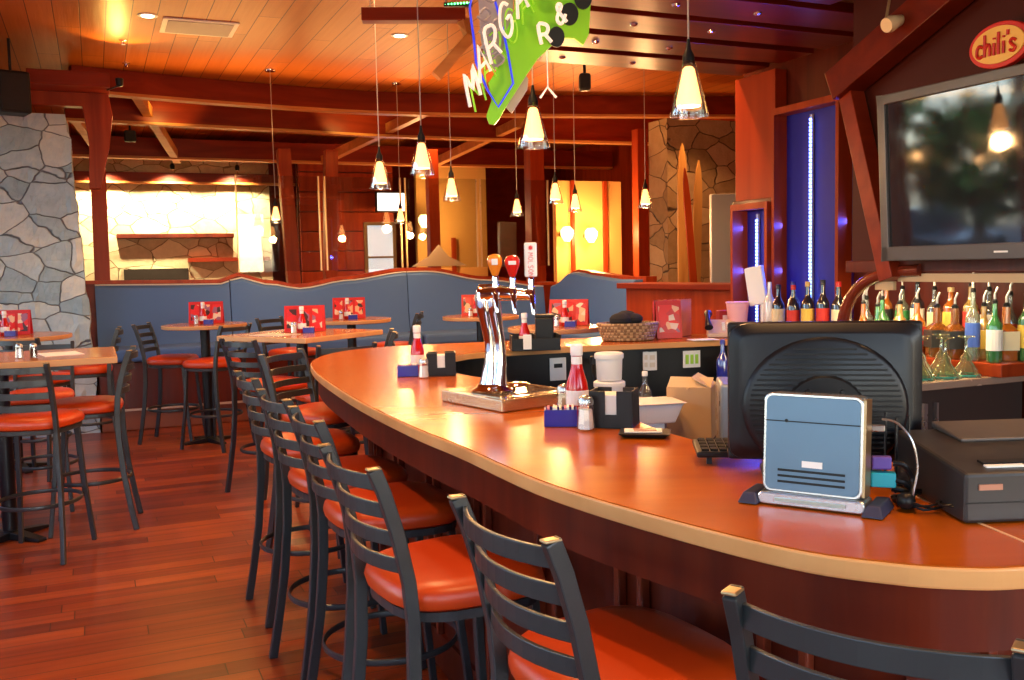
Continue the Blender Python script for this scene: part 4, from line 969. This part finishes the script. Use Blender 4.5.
def nf(ox,oy,off,s=1):
    def f(i,x,y):
        bx=[155,210,270,338,412,470,560,640,720][i]; by=[560,440,345,235,120,20,-110,-220,-330][i]
        return Z6(bx+ox+x*62*s*.9-y*34, by+oy-x*60*s-y*160, off)
    return f
Mn=mat('white_neon',(.9,.8,.72),.3,emit=(1,.85,.75),es=.35)
lettering(MB(),'MARGARITA',nf(0,0,.05),.0066).build('neon_lettering',Mn,ns,smooth=True)
lettering(MB(),'MARGARITA',nf(26,20,.022),.004).build('green_backing_tube',mat('green_neon',(.3,.6,.03),.3,emit=(.3,.8,.03),es=.25),ns,smooth=True)
def nf2(i,x,y):
    bx=[530,610,690][i]; by=[250,150,10][i]; return Z6(bx+x*55-y*15,by-x*10-y*95,.05)
lettering(MB(),'R&O',nf2,.007).build('neon_lettering',Mn,ns,smooth=True)
for (x,y,r_) in((610,205,42),(680,90,46),(752,10,46)):
    cut('black_disc',[(x+r_*math.cos(2*PI*j/20),y+r_*1.25*math.sin(2*PI*j/20)) for j in range(20)],-.022,-.012,M_iron)
m=MB(); random.seed(11)
for k in range(9):
    x,y=210+random.uniform(0,70),random.uniform(-20,330)
    m.tube([Z6(*p_,.045) for p_ in spline([(x,y),(x+30,y-25),(x+55,y+5),(x+20,y+35),(x-15,y+15)],4)],.0055,6)
m.build('glass_squiggles',mat('grey_tube',(.35,.32,.38),.25),ns,smooth=True)
MB().tube([Z6(560,255,.0),Z6(562,460,.0)],.002,6).tube([Z6(520,510,.0),Z6(560,455,.0),Z6(605,510,.0)],.005,6).build('pull_cord',Mn,ns)
for x in(300,700): MB().tube([Z6(x,-200,0),(Z6(x,-200)[0],0,CEIL-sp0.z)],.003,6).build('hanger_wire',M_steel,ns)

# ------------------------------------------------------------------ pendants
def make_pendant():
    t=thing('pendant_lamp','x','pendant lamp',(0,0,2.03),0,'glass cone pendant lamps')
    MB().lathe([(.067,0),(.068,.004),(.026,.165),(.020,.19)],seg=24,cap=False).build('glass_cone',M_cone,t,smooth=True)
    MB().lathe([(.040,.035),(.043,.05),(.020,.160),(.012,.168)],seg=20).build('inner_shade',M_frost,t,smooth=True)
    MB().lathe([(.014,.168),(.022,.175),(.020,.205),(.010,.225),(.005,.26)],seg=14).build('lamp_holder',M_iron,t,smooth=True)
    MB().lathe([(.003,.255),(.003,CEIL-2.03)],seg=6).build('cord',M_cord,t)
    MB().lathe([(.05,CEIL-2.03-.02),(.055,CEIL-2.03-.012),(.055,CEIL-2.031)],seg=20).build('ceiling_canopy',M_chrome,t,smooth=True)
    return t
PEN=[(.62,3.29,'nearest and largest pendant lamp, hanging right over the bar'),(.11,4.06,'second nearest pendant, just below the neon sign'),(-.46,5.13,'third pendant along the counter, left of the neon sign'),
 (-.80,5.98,'fourth pendant along the counter, above the square high table'),(-.43,7.21,'small pendant lower right of the third one'),(.38,7.84,'left one of the close pair of far pendants behind the tap'),
 (.63,9.12,'right one of the close pair of far pendants behind the tap'),(-2.43,9.97,'far pendant over the booth before the bright stone wall'),(1.24,8.71,'far right pendant before the brown stone wall'),(-1.23,10.83,'tiny pendant beyond the booth below the beams'),(.08,9.64,'tiny pendant beyond the beer tap')]
pp=None
for x,y,lab in PEN:
    if pp is None: pp=make_pendant(); pp.location=(x,y,2.03); pp['label']=lab
    else: clone(pp,(x,y,2.03),0,lab)
    light('POINT','pendant_glow',(x,y,2.00),18,WARM,.05)

# ------------------------------------------------------------------ ceiling fittings
def downlight(a,b,lab,z=CEIL,e=0):
    p=uv(a,b,z); t=thing('downlight',lab,'downlight',p,0,'recessed ceiling downlights')
    MB().lathe([(.075,-.006),(.078,-.001),(.052,-.001),(.05,-.006)],seg=24).build('trim_ring',M_white,t,smooth=True)
    MB().lathe([(.05,-.004),(.048,-.009),(.01,-.011)],seg=20).build('lens',M_down,t,smooth=True)
    if e: light('SPOT','downlight_beam',p+Vector((0,0,-.03)),e,WARM,.06,p+Vector((0,0,-3)),110)
k=0
for a,b in((1.0,1.0),(3.0,1.0),(1.0,3.4),(-.6,3.4),(1.6,5.6),(-.6,6.2),(3.3,5.6),(.5,8.3),(2.6,8.3),(4.6,8.3)):
    ord_=['first row left','first row right','second row middle','second row left','third row middle','third row left','third row right','row before the curved beam, left','row before the curved beam, middle','row before the curved beam, right'][k]; k+=1
    downlight(a,b,'recessed downlight in the plank ceiling, '+ord_,CEIL,120)
vt=at(199,27,CEIL); v=thing('air_vent','white rectangular air vent in the plank ceiling','air vent',vt,TH)
MB().box(0,0,-.006,.60,.50,.012).build('vent_frame',M_white,v,bev=.003)
m=MB()
for j in range(11): m.box(0,-.19+j*.038,-.016,.52,.024,.006)
m.build('louvres',mat('grey_louvre',(.5,.47,.44),.5),v)
for (px,py,lab) in((123,40,'upper of two small sprinkler heads in the ceiling left of the vent'),(126,63,'lower of two small sprinkler heads in the ceiling left of the vent')):
    e=at(px,py,CEIL); t=thing('sprinkler_head',lab,'sprinkler',e,0,'ceiling sprinklers')
    MB().lathe([(.035,0),(.035,-.006),(.01,-.012),(.006,-.03),(.02,-.034),(.018,-.038)],seg=14).build('sprinkler_body',M_chrome,t,smooth=True)

# ------------------------------------------------------------------ stone column, booth, back timber
sc=MB()
rs=[]
random.seed(2)
colm=MB(); z0,z1,n_=0,3.05,40
rings=[]
for i in range(n_+1):
    z=z1*i/n_; tpr=.14*z/z1; ring=[]
    pts=[(-1.25,10.02),(-.02-tpr,10.02),(-.02-tpr,10.62),(-1.25,10.62)]
    for s in range(4):
        A,B=Vector(pts[s]),Vector(pts[(s+1)%4]); m_=26 if s%2==0 else 12
        nrm=Vector(((B-A).y,-(B-A).x)).normalized()
        for j in range(m_):
            c=A+(B-A)*j/m_; cell=math.sin(c.x*7.1+round(z*3.3)*2.1)*math.cos(z*5.3+round(c.x*3)*1.7)
            o_=.018*cell+random.uniform(-.006,.006); ring.append(tuple((GRID@Vector((c.x+nrm.x*o_,c.y+nrm.y*o_,z)))))
    rings.append(ring)
colm.rings(rings).build('stone_column',M_stone,smooth=False)
tag(D.objects['stone_column'],'tapering pale ledge stone column, blue daylight in its tint, at the left','column')

# booth
bo_=thing('booth_bench','long blue grey upholstered booth with wavy back along the room','booth',(0,0,0),TH)
def btop(a):
    pts=[(-.1,1.44),(1.28,1.42),(1.38,1.49),(1.75,1.40),(2.08,1.345),(2.6,1.42),(3.3,1.50),(3.55,1.50),(4.3,1.38),(5.05,1.285)]
    for i in range(len(pts)-1):
        if pts[i][0]<=a<=pts[i+1][0]:
            t=(a-pts[i][0])/(pts[i+1][0]-pts[i][0]); t=t*t*(3-2*t) if abs(pts[i+1][0]-pts[i][0])>.3 else t; return pts[i][1]+(pts[i+1][1]-pts[i][1])*t
    return pts[-1][1] if a>5 else pts[0][1]
BV=10.62; SEG=[(.0,1.32),(1.33,3.30),(3.31,5.05)]
for s0,s1 in SEG:
    rr=[]; n_=16
    for i in range(n_+1):
        a=s0+(s1-s0)*i/n_; zt=btop(a)-.02; bulge=.03*math.sin(PI*i/n_)**.4 if 0<i<n_ else 0
        rr.append([(a,BV,.80),(a,BV-.14-bulge,.80),(a,BV-.10-bulge,1.0),(a,BV-.07-bulge,zt-.03),(a,BV-.05,zt),(a,BV,zt)])
    MB().rings(rr).build('back_cushion',M_booth,bo_,smooth=True)
    MB().box((s0+s1)/2,BV-.36,.735,s1-s0-.006,.54,.13).build('seat_cushion',M_booth,bo_,bev=.035,seg=3)
    MB().tube([(s0+(s1-s0)*i/n_,BV-.055,btop(s0+(s1-s0)*i/n_)-.013) for i in range(n_+1)],.009,6).build('piping',M_pipe,bo_,smooth=True)
    MB().tube([(s0+.02,BV-.60,.765),(s1-.02,BV-.60,.765)],.012,6).build('piping',M_pipe,bo_,smooth=True)
MB().box(2.52,BV-.35,.40,5.05,.48,.52).build('bench_base',M_dark,bo_)
MB().box(2.52,BV-.50,.10,5.05,.28,.20).build('foot_step',mat('step_wood',(.25,.07,.03),.4),bo_,bev=.01)
MB().box(2.52,BV-.655,.205,5.05,.03,.02).build('step_trim',mat('pale_step_trim',(.55,.42,.35),.4),bo_)
# right hand return of the booth
for s0,s1 in((8.55,10.52),):
    rr=[];n_=14
    for i in range(n_+1):
        b_=s1-(s1-s0)*i/n_; zt=[1.28,1.30,1.36,1.42,1.44,1.43,1.41,1.40,1.39,1.38,1.37,1.36,1.36,1.36,1.36][i]
        rr.append([(5.24,b_,.80),(5.06,b_,.80),(5.10,b_,1.0),(5.13,b_,zt-.02),(5.16,b_,zt),(5.24,b_,zt)])
    MB().rings(rr).build('back_cushion',M_booth,bo_,smooth=True)
    MB().box(4.84,9.3,.735,.50,1.45,.13).build('seat_cushion',M_booth,bo_,bev=.035,seg=3)
    MB().box(4.9,9.3,.35,.44,1.45,.64).build('bench_base',M_dark,bo_)
# wavy timber cap wall behind the booth
cw=thing('booth_partition','low red timber partition with wavy cap behind the booth','partition',(0,0,0),TH)
rr=[]
for i in range(61):
    a=-.1+5.35*i/60; zt=btop(a)+.0
    rr.append([(a,BV+.01,zt+.0),(a,BV+.01,0),(a,BV+.14,0),(a,BV+.14,zt)])
MB().rings(rr).build('partition_wall',M_red,cw)
rr=[]
for i in range(61):
    a=-.1+5.35*i/60; zt=btop(a)
    rr.append([(a,BV-.01,zt),(a,BV+.17,zt),(a,BV+.17,zt+.035),(a,BV-.01,zt+.035)])
MB().rings(rr).build('wavy_cap',M_redv,cw)
rr=[]
for i in range(15):
    b_=10.6-2.1*i/14; zt=[1.285,1.31,1.37,1.43,1.45,1.44,1.42,1.41,1.40,1.39,1.38,1.37,1.37,1.37,1.37][i]
    rr.append([(5.25,b_,0),(5.38,b_,0),(5.38,b_,zt+.02),(5.25,b_,zt+.02)])
MB().rings(rr).build('side_cap_wall',M_redv,cw)
# half wall at right
A=at(624,283,1.35); B=at(742,284,1.35)
hw=thing('half_wall','red timber half wall with thick cap right of the booth','half wall',((A.x+B.x)/2,(A.y+B.y)/2,0),math.atan2(B.y-A.y,B.x-A.x))
Lh=(B-A).length
MB().box(0,.15,.65,Lh,.25,1.30).build('wall_panel',M_redv,hw); MB().box(0,.12,1.325,Lh+.08,.36,.05).build('cap_board',M_red,hw,bev=.006)

# glass screens above the booth
for i,(a0,a1,lab) in enumerate(((1.45,2.35,'left'),(2.42,3.3,'second'),(3.36,4.25,'third'),(4.3,5.2,'right'))):
    t=thing('glass_screen','tall clear glass screen above the booth back, %s of four'%('leftmost' if i==0 else 'rightmost' if i==3 else lab),'glass screen',(0,0,0),TH,'glass screens above the booth')
    MB().box((a0+a1)/2,BV+.08,2.05,a1-a0,.012,1.05).build('glass_pane',M_pane,t)
    for a_ in(a0,a1): MB().box(a_,BV+.08,2.05,.014,.03,1.05).build('edge_channel',mat('golden_channel',(.75,.5,.25),.3,.5),t)  # channels are plain golden metal
# etched mountain shapes
def etched(px0,px1,pts,lab):
    t=thing('etched_glass_peak',lab,'etched glass',(0,0,0),TH)
    MB().prism(pts,0,.015,T(0,BV+.055,0)@ZR(PI/2,4,'X')).build('frosted_panel',glass('frosted_glass',(1,.85,.55),.08,.75,.2,body=(.8,.65,.4),bodyw=.35),t)
etched(0,0,[(3.4,1.545),(4.1,1.545),(3.86,1.66),(3.74,1.80),(3.6,1.65)],'mountain shaped frosted glass panel left of the beer tap')
# timber posts
def post(a,b,z0,z1,w,lab,lean=0,m=None):
    t=thing('timber_post',lab,'post',uv(a,b),TH,'red timber posts')
    MB().tube([(0,0,z0),(lean,0,z1)],.05,4,flat=(w/2,w/2)).build('post_shaft',m or M_redv,t,bev=.006)
    MB().box(0,0,z0+.02,w*1.25,w*1.25,.04).build('post_foot',M_dark,t,bev=.003)
post(.06,10.9,0,3.34,.15,'red timber post beside the stone column',.04)
post(2.52,13.0,0,3.15,.17,'leaning red timber post right of the bright stone wall, left one',-.12)
post(2.92,13.0,0,3.15,.17,'leaning red timber post right of the bright stone wall, right one',.12)
post(4.35,12.6,0,3.15,.15,'red timber post above the middle of the booth')
post(5.35,11.4,0,3.34,.20,'dark red timber post behind the far pendants')
post(6.90,11.3,0,3.34,.16,'red timber post before the brown stone wall')
# knee bracket at the column top
kb_=thing('curved_bracket','curved red timber bracket and fascia beam over the stone column','bracket',(0,0,0),TH)
MB().prism([(-.62,3.33),(.20,3.33),(.24,3.05),(.20,2.75),(.10,2.35),(.0,2.35),(.02,2.8),(-.02,3.12),(-.62,3.12)],0,.14,T(0,9.95,0)@ZR(PI/2,4,'X')@T(0,0,-.14)).build('bracket_timber',M_redv,kb_,bev=.006)
MB().box(-.12,9.80,3.31,.68,.46,.13).build('fascia_beam',M_red,kb_,bev=.005)
# curved ceiling beams
def beam(pts,z0,z1,th,name,lab):
    t=thing(name,lab,'ceiling beam',(0,0,0),TH,'ceiling beams'); s=spline(pts,8)
    l2=inset(s,-th)
    MB().rings([[(a[0],a[1],z0+.03),(b[0],b[1],z0+.03),(b[0],b[1],z1),(a[0],a[1],z1)] for a,b in zip(s,l2)]).build('beam_body',M_red,t)
    l0=inset(s,.015); l3=inset(s,-th-.015)
    MB().rings([[(a[0],a[1],z0),(b[0],b[1],z0),(b[0],b[1],z0+.03),(a[0],a[1],z0+.03)] for a,b in zip(l0,l3)]).build('lit_edge_board',M_edge,t)  # pale board stands in for the light along the beam's lower edge
beam([(-.1,10.45),(1.5,10.8),(3.2,10.95),(5.2,10.6),(7.9,9.9)],3.34,3.595,.12,'curved_beam','nearest curved red ceiling beam with lit lower edge drawn as a pale board')
beam([(-.2,11.6),(2,11.8),(4,12.0),(7.9,11.8)],3.22,3.595,.12,'curved_beam','second curved ceiling beam behind the nearest one')
beam([(-3.9,13.6),(0,13.8),(4,13.95),(7.9,13.8)],3.08,3.36,.14,'curved_beam','third ceiling beam before the bright stone wall')
beam([(-3.9,14.9),(0,14.9),(3.2,14.9)],2.84,3.0,.14,'straight_beam','lowest red beam across the top of the bright stone wall')
for i,(a,b0,b1,s) in enumerate(((.9,10.9,14.2,-.5),(3.4,11.0,13.9,.5),(5.0,11.0,13.9,.3),(.05,11.8,14.2,-.3))):
    t=thing('diagonal_rafter',['long pale diagonal rafter between the beams at left','diagonal rafter above the middle booth','diagonal rafter above the right booth','short pale rafter beside the stone column'][i],'rafter',(0,0,0),TH,'diagonal rafters')
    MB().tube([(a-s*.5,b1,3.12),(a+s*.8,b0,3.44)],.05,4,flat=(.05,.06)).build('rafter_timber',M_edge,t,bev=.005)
# bright stone wall with mantel beyond the glass
sw=thing('stone_fireplace','bright honey coloured stone fireplace wall seen beyond the booth','fireplace',(0,0,0),TH)
MB().box(1.0,15.35,1.7,3.1,.5,3.4).build('stone_wall',M_stone2,sw)
MB().box(1.15,15.03,2.08,1.65,.14,.07).build('mantel',M_dark,sw,bev=.01)
MB().box(.85,15.085,1.40,.9,.04,.40).build('hearth_opening',mat('recess_shade',(.02,.012,.01),.9),sw)  # flat dark slab, the opening's inner shade is put into its colour
MB().box(1.9,15.06,1.72,1.2,.10,.06).build('hearth_lintel',M_red,sw)
for x,zz in((.2,2.9),(1.1,2.9),(2.0,2.9)):
    p=uv(x,14.55,3.02); light('SPOT','stone_wall_wash',p,240,(1,.78,.42),.05,uv(x,15.1,1.6),115)
    t=thing('wall_washer',{.2:'left',1.1:'middle',2.0:'right'}[x]+' one of three small spotlights before the bright stone wall','spotlight',uv(x,14.5,3.06),0,'spotlights before the stone wall')
    MB().lathe([(.03,-.05),(.035,0),(.02,.03)],seg=14).build('lamp_head',M_black,t,smooth=True); MB().tube([(0,0,.03),(0,0,.3)],.006).build('stem',M_black,t)
# brown stone wall at right with skis
sr=thing('stone_chimney','brown ledge stone chimney wall behind the half wall','chimney',(0,0,0),TH)
MB().box(6.72,9.7,1.6,1.10,.4,3.2).build('stone_wall',M_stone3,sr)
def ski(px,d,z0,z1,w,lab,lean=0,m=None):
    x=(px-512)/F*d; t=thing('wooden_ski',lab,'ski',(x,d,0),.3,'upright wooden skis')
    wds=[(z0,w*.85),(z0+.1,w),(z1-.35,w*.9),(z1-.12,w*.55),(z1,w*.05)]
    pl=[(-b/2+lean*(a-z0),a) for a,b in wds]+[(b/2+lean*(a-z0),a) for a,b in wds[::-1]]
    MB().prism(pl,-.012,.012,ZR(PI/2,4,'X')).build('ski_board',m or wood('golden_ski_wood',(.45,.20,.05),(.65,.34,.10),.3,.8,2,coat=.4),t,bev=.004)
    MB().box(lean*.8,-.02,z0+.8,w*.8,.03,.12).build('ski_binding',M_iron,t)
ski(684,10.7,0,2.85,.13,'tall pointed wooden ski leaning before the brown stone wall, left one')
ski(694,10.6,0,2.65,.11,'pointed wooden ski before the brown stone wall, middle one',.03)
ski(703,10.5,0,2.55,.09,'leaning ski pole like board before the brown stone wall',-.08,M_redv)
M_door=mat('satin_steel_door',(.50,.48,.45),.4,.4)
t=thing('fridge_door','tall stainless steel door at the end of the half wall','door',at(728,300,1.0),0)
t.location=((728-512)/F*9.6,9.6,0); t.rotation_euler=(0,0,R(5))
MB().box(0,0,1.1,.34,.06,2.2).build('door_panel',M_door,t,bev=.006); MB().box(.12,-.05,1.4,.02,.04,.4).build('door_handle',M_black,t,bev=.004)
# plank wall, and ochre panels standing in for the lit openings beyond
pw=thing('plank_wall','horizontal red plank wall beyond the glass left of centre','wall panel',(0,0,0),TH)
MB().box(3.62,14.6,1.65,1.5,.10,3.3).build('panel_back',M_dark,pw)
for kz in range(11): MB().box(3.62,14.52,.16+kz*.30,1.46,.06,.285).build('plank',M_redv,pw,bev=.008)
aw2=thing('glow_panel','ochre panel standing in for the lit glass doors behind the far right pendants','wall panel',(0,0,0),TH)
M_golden=mat('painted_gold_glow',(.75,.45,.13),.8)  # golden light of the room beyond, painted as the panel colour
MB().box(6.48,12.05,1.35,1.05,.1,2.7).build('glow_board',M_golden,aw2); MB().box(6.2,11.97,1.35,.05,.05,2.7).build('trim_board',M_redv,aw2); MB().box(6.72,11.97,1.35,.05,.05,2.7).build('trim_board',M_redv,aw2)
aw=thing('glow_panel','ochre panel standing in for lit glass beyond the beer tap','wall panel',(0,0,0),TH)
MB().box(5.35,14.6,1.6,1.2,.1,3.2).build('glow_board',M_golden,aw); MB().box(5.35,14.52,1.0,.06,.06,2.0).build('trim_board',M_redv,aw)
for j,(a,b,z,lab) in enumerate(((6.02,11.8,1.95,'glowing wall sconce beyond the far pendants, left one'),(6.40,11.8,1.93,'glowing wall sconce beyond the far pendants, right one'),(4.75,14.2,2.25,'small glowing sconce beyond the beer tap'))):
    t=thing('wall_sconce',lab,'wall lamp',uv(a,b,z),TH,'wall sconces'); MB().lathe([(.04,-.1),(.085,-.02),(.09,.05),(.05,.10)],seg=16).build('glass_shade',emit('sconce_glass',(1,.6,.2),5),t,smooth=True)
    MB().box(0,.12,0,.05,.18,.05).build('wall_bracket',M_cap,t); light('POINT','sconce_glow',uv(a,b-.15,z),55,WARM,.08)
# a lit screen and a daylit window at the far end
ts=thing('lit_wall_screen','small bright white screen on the far wall behind the pendants','screen',uv(4.25,14.3,2.55),TH)
MB().box(0,0,0,.48,.05,.32).build('screen_frame',M_black,ts,bev=.004); MB().box(0,-.028,0,.43,.006,.27).build('screen_panel',emit('screen_glow',(1,.93,.95),2.2),ts)
fd=thing('far_window','bright daylit glazed door at the far end beyond the booth','glazed door',uv(3.95,13.9,0),TH)
MB().box(-.22,0,1.2,.05,.05,2.0).box(.22,0,1.2,.05,.05,2.0).box(0,0,2.2,.48,.05,.05).box(0,0,1.7,.44,.04,.03).build('door_frame',M_cap,fd,bev=.003)
MB().box(0,0,1.2,.42,.012,1.95).build('daylit_pane',emit('daylight_pane',(.6,.82,1),.7),fd)
for a,b,e in((1.5,12.6,120),(4.2,12.4,120),(6.2,8.6,110),(3.4,13.2,80),(-2.5,13,60)):
    downlight(a,b,{1.5:'downlight behind the first beams, left of centre',4.2:'downlight behind the first beams, right of centre',6.2:'downlight above the brown stone wall',3.4:'downlight over the plank wall',-2.5:'downlight in the far left dining area'}[a],3.58,e)
# beam uplights that throw a warm fan on the timber
for a,b,z,lab in((.85,11.45,3.28,'left'),(3.1,11.6,3.26,'right')):
    light('SPOT','beam_uplight',uv(a,b-.25,z+.02),14,(1,.62,.15),.02,uv(a,b+.35,z+.32),95)
for a,b,lab,e,tgt in((.30,9.45,'small spotlight throwing a glow on the planks above the stone column',30,(.35,8.9)),):
    p=uv(a,b,3.27); t=thing('uplight',lab,'spotlight',p,TH); MB().lathe([(.015,-.04),(.03,-.03),(.035,.03),(.03,.035)],seg=14).build('lamp_head',M_black,t,smooth=True); MB().tube([(0,0,-.03),(-.1,.25,-.03)],.008,6).build('lamp_arm',M_black,t)
    light('SPOT','uplight_beam',p+Vector((0,0,.05)),e,(1,.55,.12),.02,uv(tgt[0],tgt[1],CEIL),100)
for a,b in((1.2,10.2),(3.0,10.3),(4.8,10.0)): light('AREA','ceiling_fill',uv(a,b,3.0),15,(1,.50,.14),1.6,uv(a,b-3.0,CEIL+1.2),sy=.15)  # added fill without fixtures, warms the plank ceiling
# black speaker
def speaker(p,rz,w,h,d,lab):
    t=thing('speaker',lab,'speaker',p,rz); MB().box(0,0,0,w,d,h).build('speaker_cabinet',M_black,t,bev=.02); MB().box(0,-d/2-.006,0,w*.85,.012,h*.85).build('speaker_grille',mat('mesh_grille',(.02,.02,.02),.9),t,bev=.004)
    MB().tube([(0,0,h/2-.01),(0,0,CEIL-p[2])],.012,8).build('hanger_stem',M_iron,t)
e=Vector(((26-512)/F*8.45,8.45,0)); speaker((e.x,e.y,3.13),TH+.3,.26,.36,.24,'black loudspeaker above the stone column')
e=Vector(((140-512)/F*11,11,0)); speaker((e.x,e.y,3.10),TH,.13,.13,.10,'small dark speaker under the second beam')
e=Vector(((589-512)/F*7.4,7.4,0)); speaker((e.x,e.y,2.92),0,.09,.13,.10,'small dark camera shaped speaker right of the neon sign')

# ------------------------------------------------------------------ outside: ground, trees and a car seen by reflection
struct(gbox('ground_outside',-22,-4.3,-16,26,-.25,-.12,mat('asphalt',(.22,.22,.23),.8)))
M_leaf=mat('leaf_green',(.05,.17,.03),.7); M_bark=mat('bark',(.09,.06,.04),.9)
random.seed(9)
for i,(a,b,h) in enumerate(((-9,4,5.0),(-10.5,17.5,6.5),(-7.8,11.9,3.5),(-10,0,5.2),(-13.5,13.2,6.0))):
    p=uv(a,b,-.12); t=thing('tree','leafy green tree outside the side windows, %s'%['second along','farthest along','small one nearest the car','nearest the street door','large one behind the car'][i],'tree',p,0,'trees outside')
    MB().tube([(0,0,0),(.05,0,h*.3),(0,.05,h*.6)],[.16,.12,.07],8).build('trunk',M_bark,t,smooth=True)
    m=MB()
    for k in range(260):
        th,u_=random.uniform(0,2*PI),random.uniform(-1,1); rr_=random.uniform(.6,1)*h*.33; s=math.sqrt(1-u_*u_)
        c=Vector((rr_*s*math.cos(th),rr_*s*math.sin(th),h*.62+rr_*u_*.9)); M=T(*c)@Euler((random.uniform(0,6),random.uniform(0,6),0)).to_matrix().to_4x4()
        m.add([(-.22,-.12,0),(.22,-.1,.03),(.26,.14,0),(-.18,.16,-.03)],[(0,1,2,3)],M)
    m.build('foliage',M_leaf,t)
cr_=thing('car','dark parked car outside the side windows','car',uv(-8.4,14.6,-.12),TH+PI/2)
MB().prism([(-2.1,.35),(-2.1,.75),(-1.3,.9),(-.8,1.38),(.7,1.40),(1.3,.95),(2.1,.82),(2.15,.35)],-.85,.85,ZR(PI/2,4,'X')).build('car_body',mat('dark_car_paint',(.03,.035,.05),.2,coat=.8),cr_,bev=.06)
for x in(-1.35,1.35):
    for y in(-.8,.8): MB().lathe([(.33,-.1),(.34,-.08),(.34,.08),(.33,.1)],M=T(x,y,.34)@XZ).build('wheel',M_black,cr_,smooth=True)
for s in(-1,1): MB().prism([(-1.15,.93),(-.75,1.30),(.62,1.32),(1.1,.95)],s*.86,s*.865,ZR(PI/2,4,'X')).build('side_window',mat('car_glass',(.25,.3,.33),.08),cr_)

# small pieces belong to the part they sit on
NEST={'paper_label':'glass_body','label':'bottle_body','neck_band':'bottle_body','keys':'keyboard_body','post_cap':'leg','vent_slot':'front_panel','panel_groove':'front_panel','lock_screw':'front_panel','white_sticker':'front_panel',
 'sign_lettering':'sign_face','vent_ribs':'rear_dome','mount_screw':'mount_cover','handle_badge':'tap_handle','leaf_emblem':'tap_handle','handle_lettering':'tap_handle','maker_mark':'screen_frame','socket':'cover_plate','rocker_switch':'cover_plate',
 'card_slot':'cover_plate','cradle_slot':'cradle','payment_card':'receipt','panel_moulding':'front_panel','worktop_seam':'worktop','drain_grille':'tray_surface','led_strip':'led_channel','name_badge':'printer_body','paper_slot':'printer_body','menu_pictures':'menu_cover'}
base=lambda o:o.name.split('.')[0]
for root in [o for o in list(D.objects) if o.parent is None and o.children]:
    kids=list(root.children)
    for c in kids:
        pn=NEST.get(base(c))
        if not pn or c.children: continue
        ps=[p for p in kids if base(p)==pn]
        if not ps: continue
        def cen(o):
            vs=o.data.vertices; n=len(vs); return sum((v.co for v in vs),Vector())/n
        cc=cen(c); p=min(ps,key=lambda p:(cen(p)-cc).length)
        c.parent=p
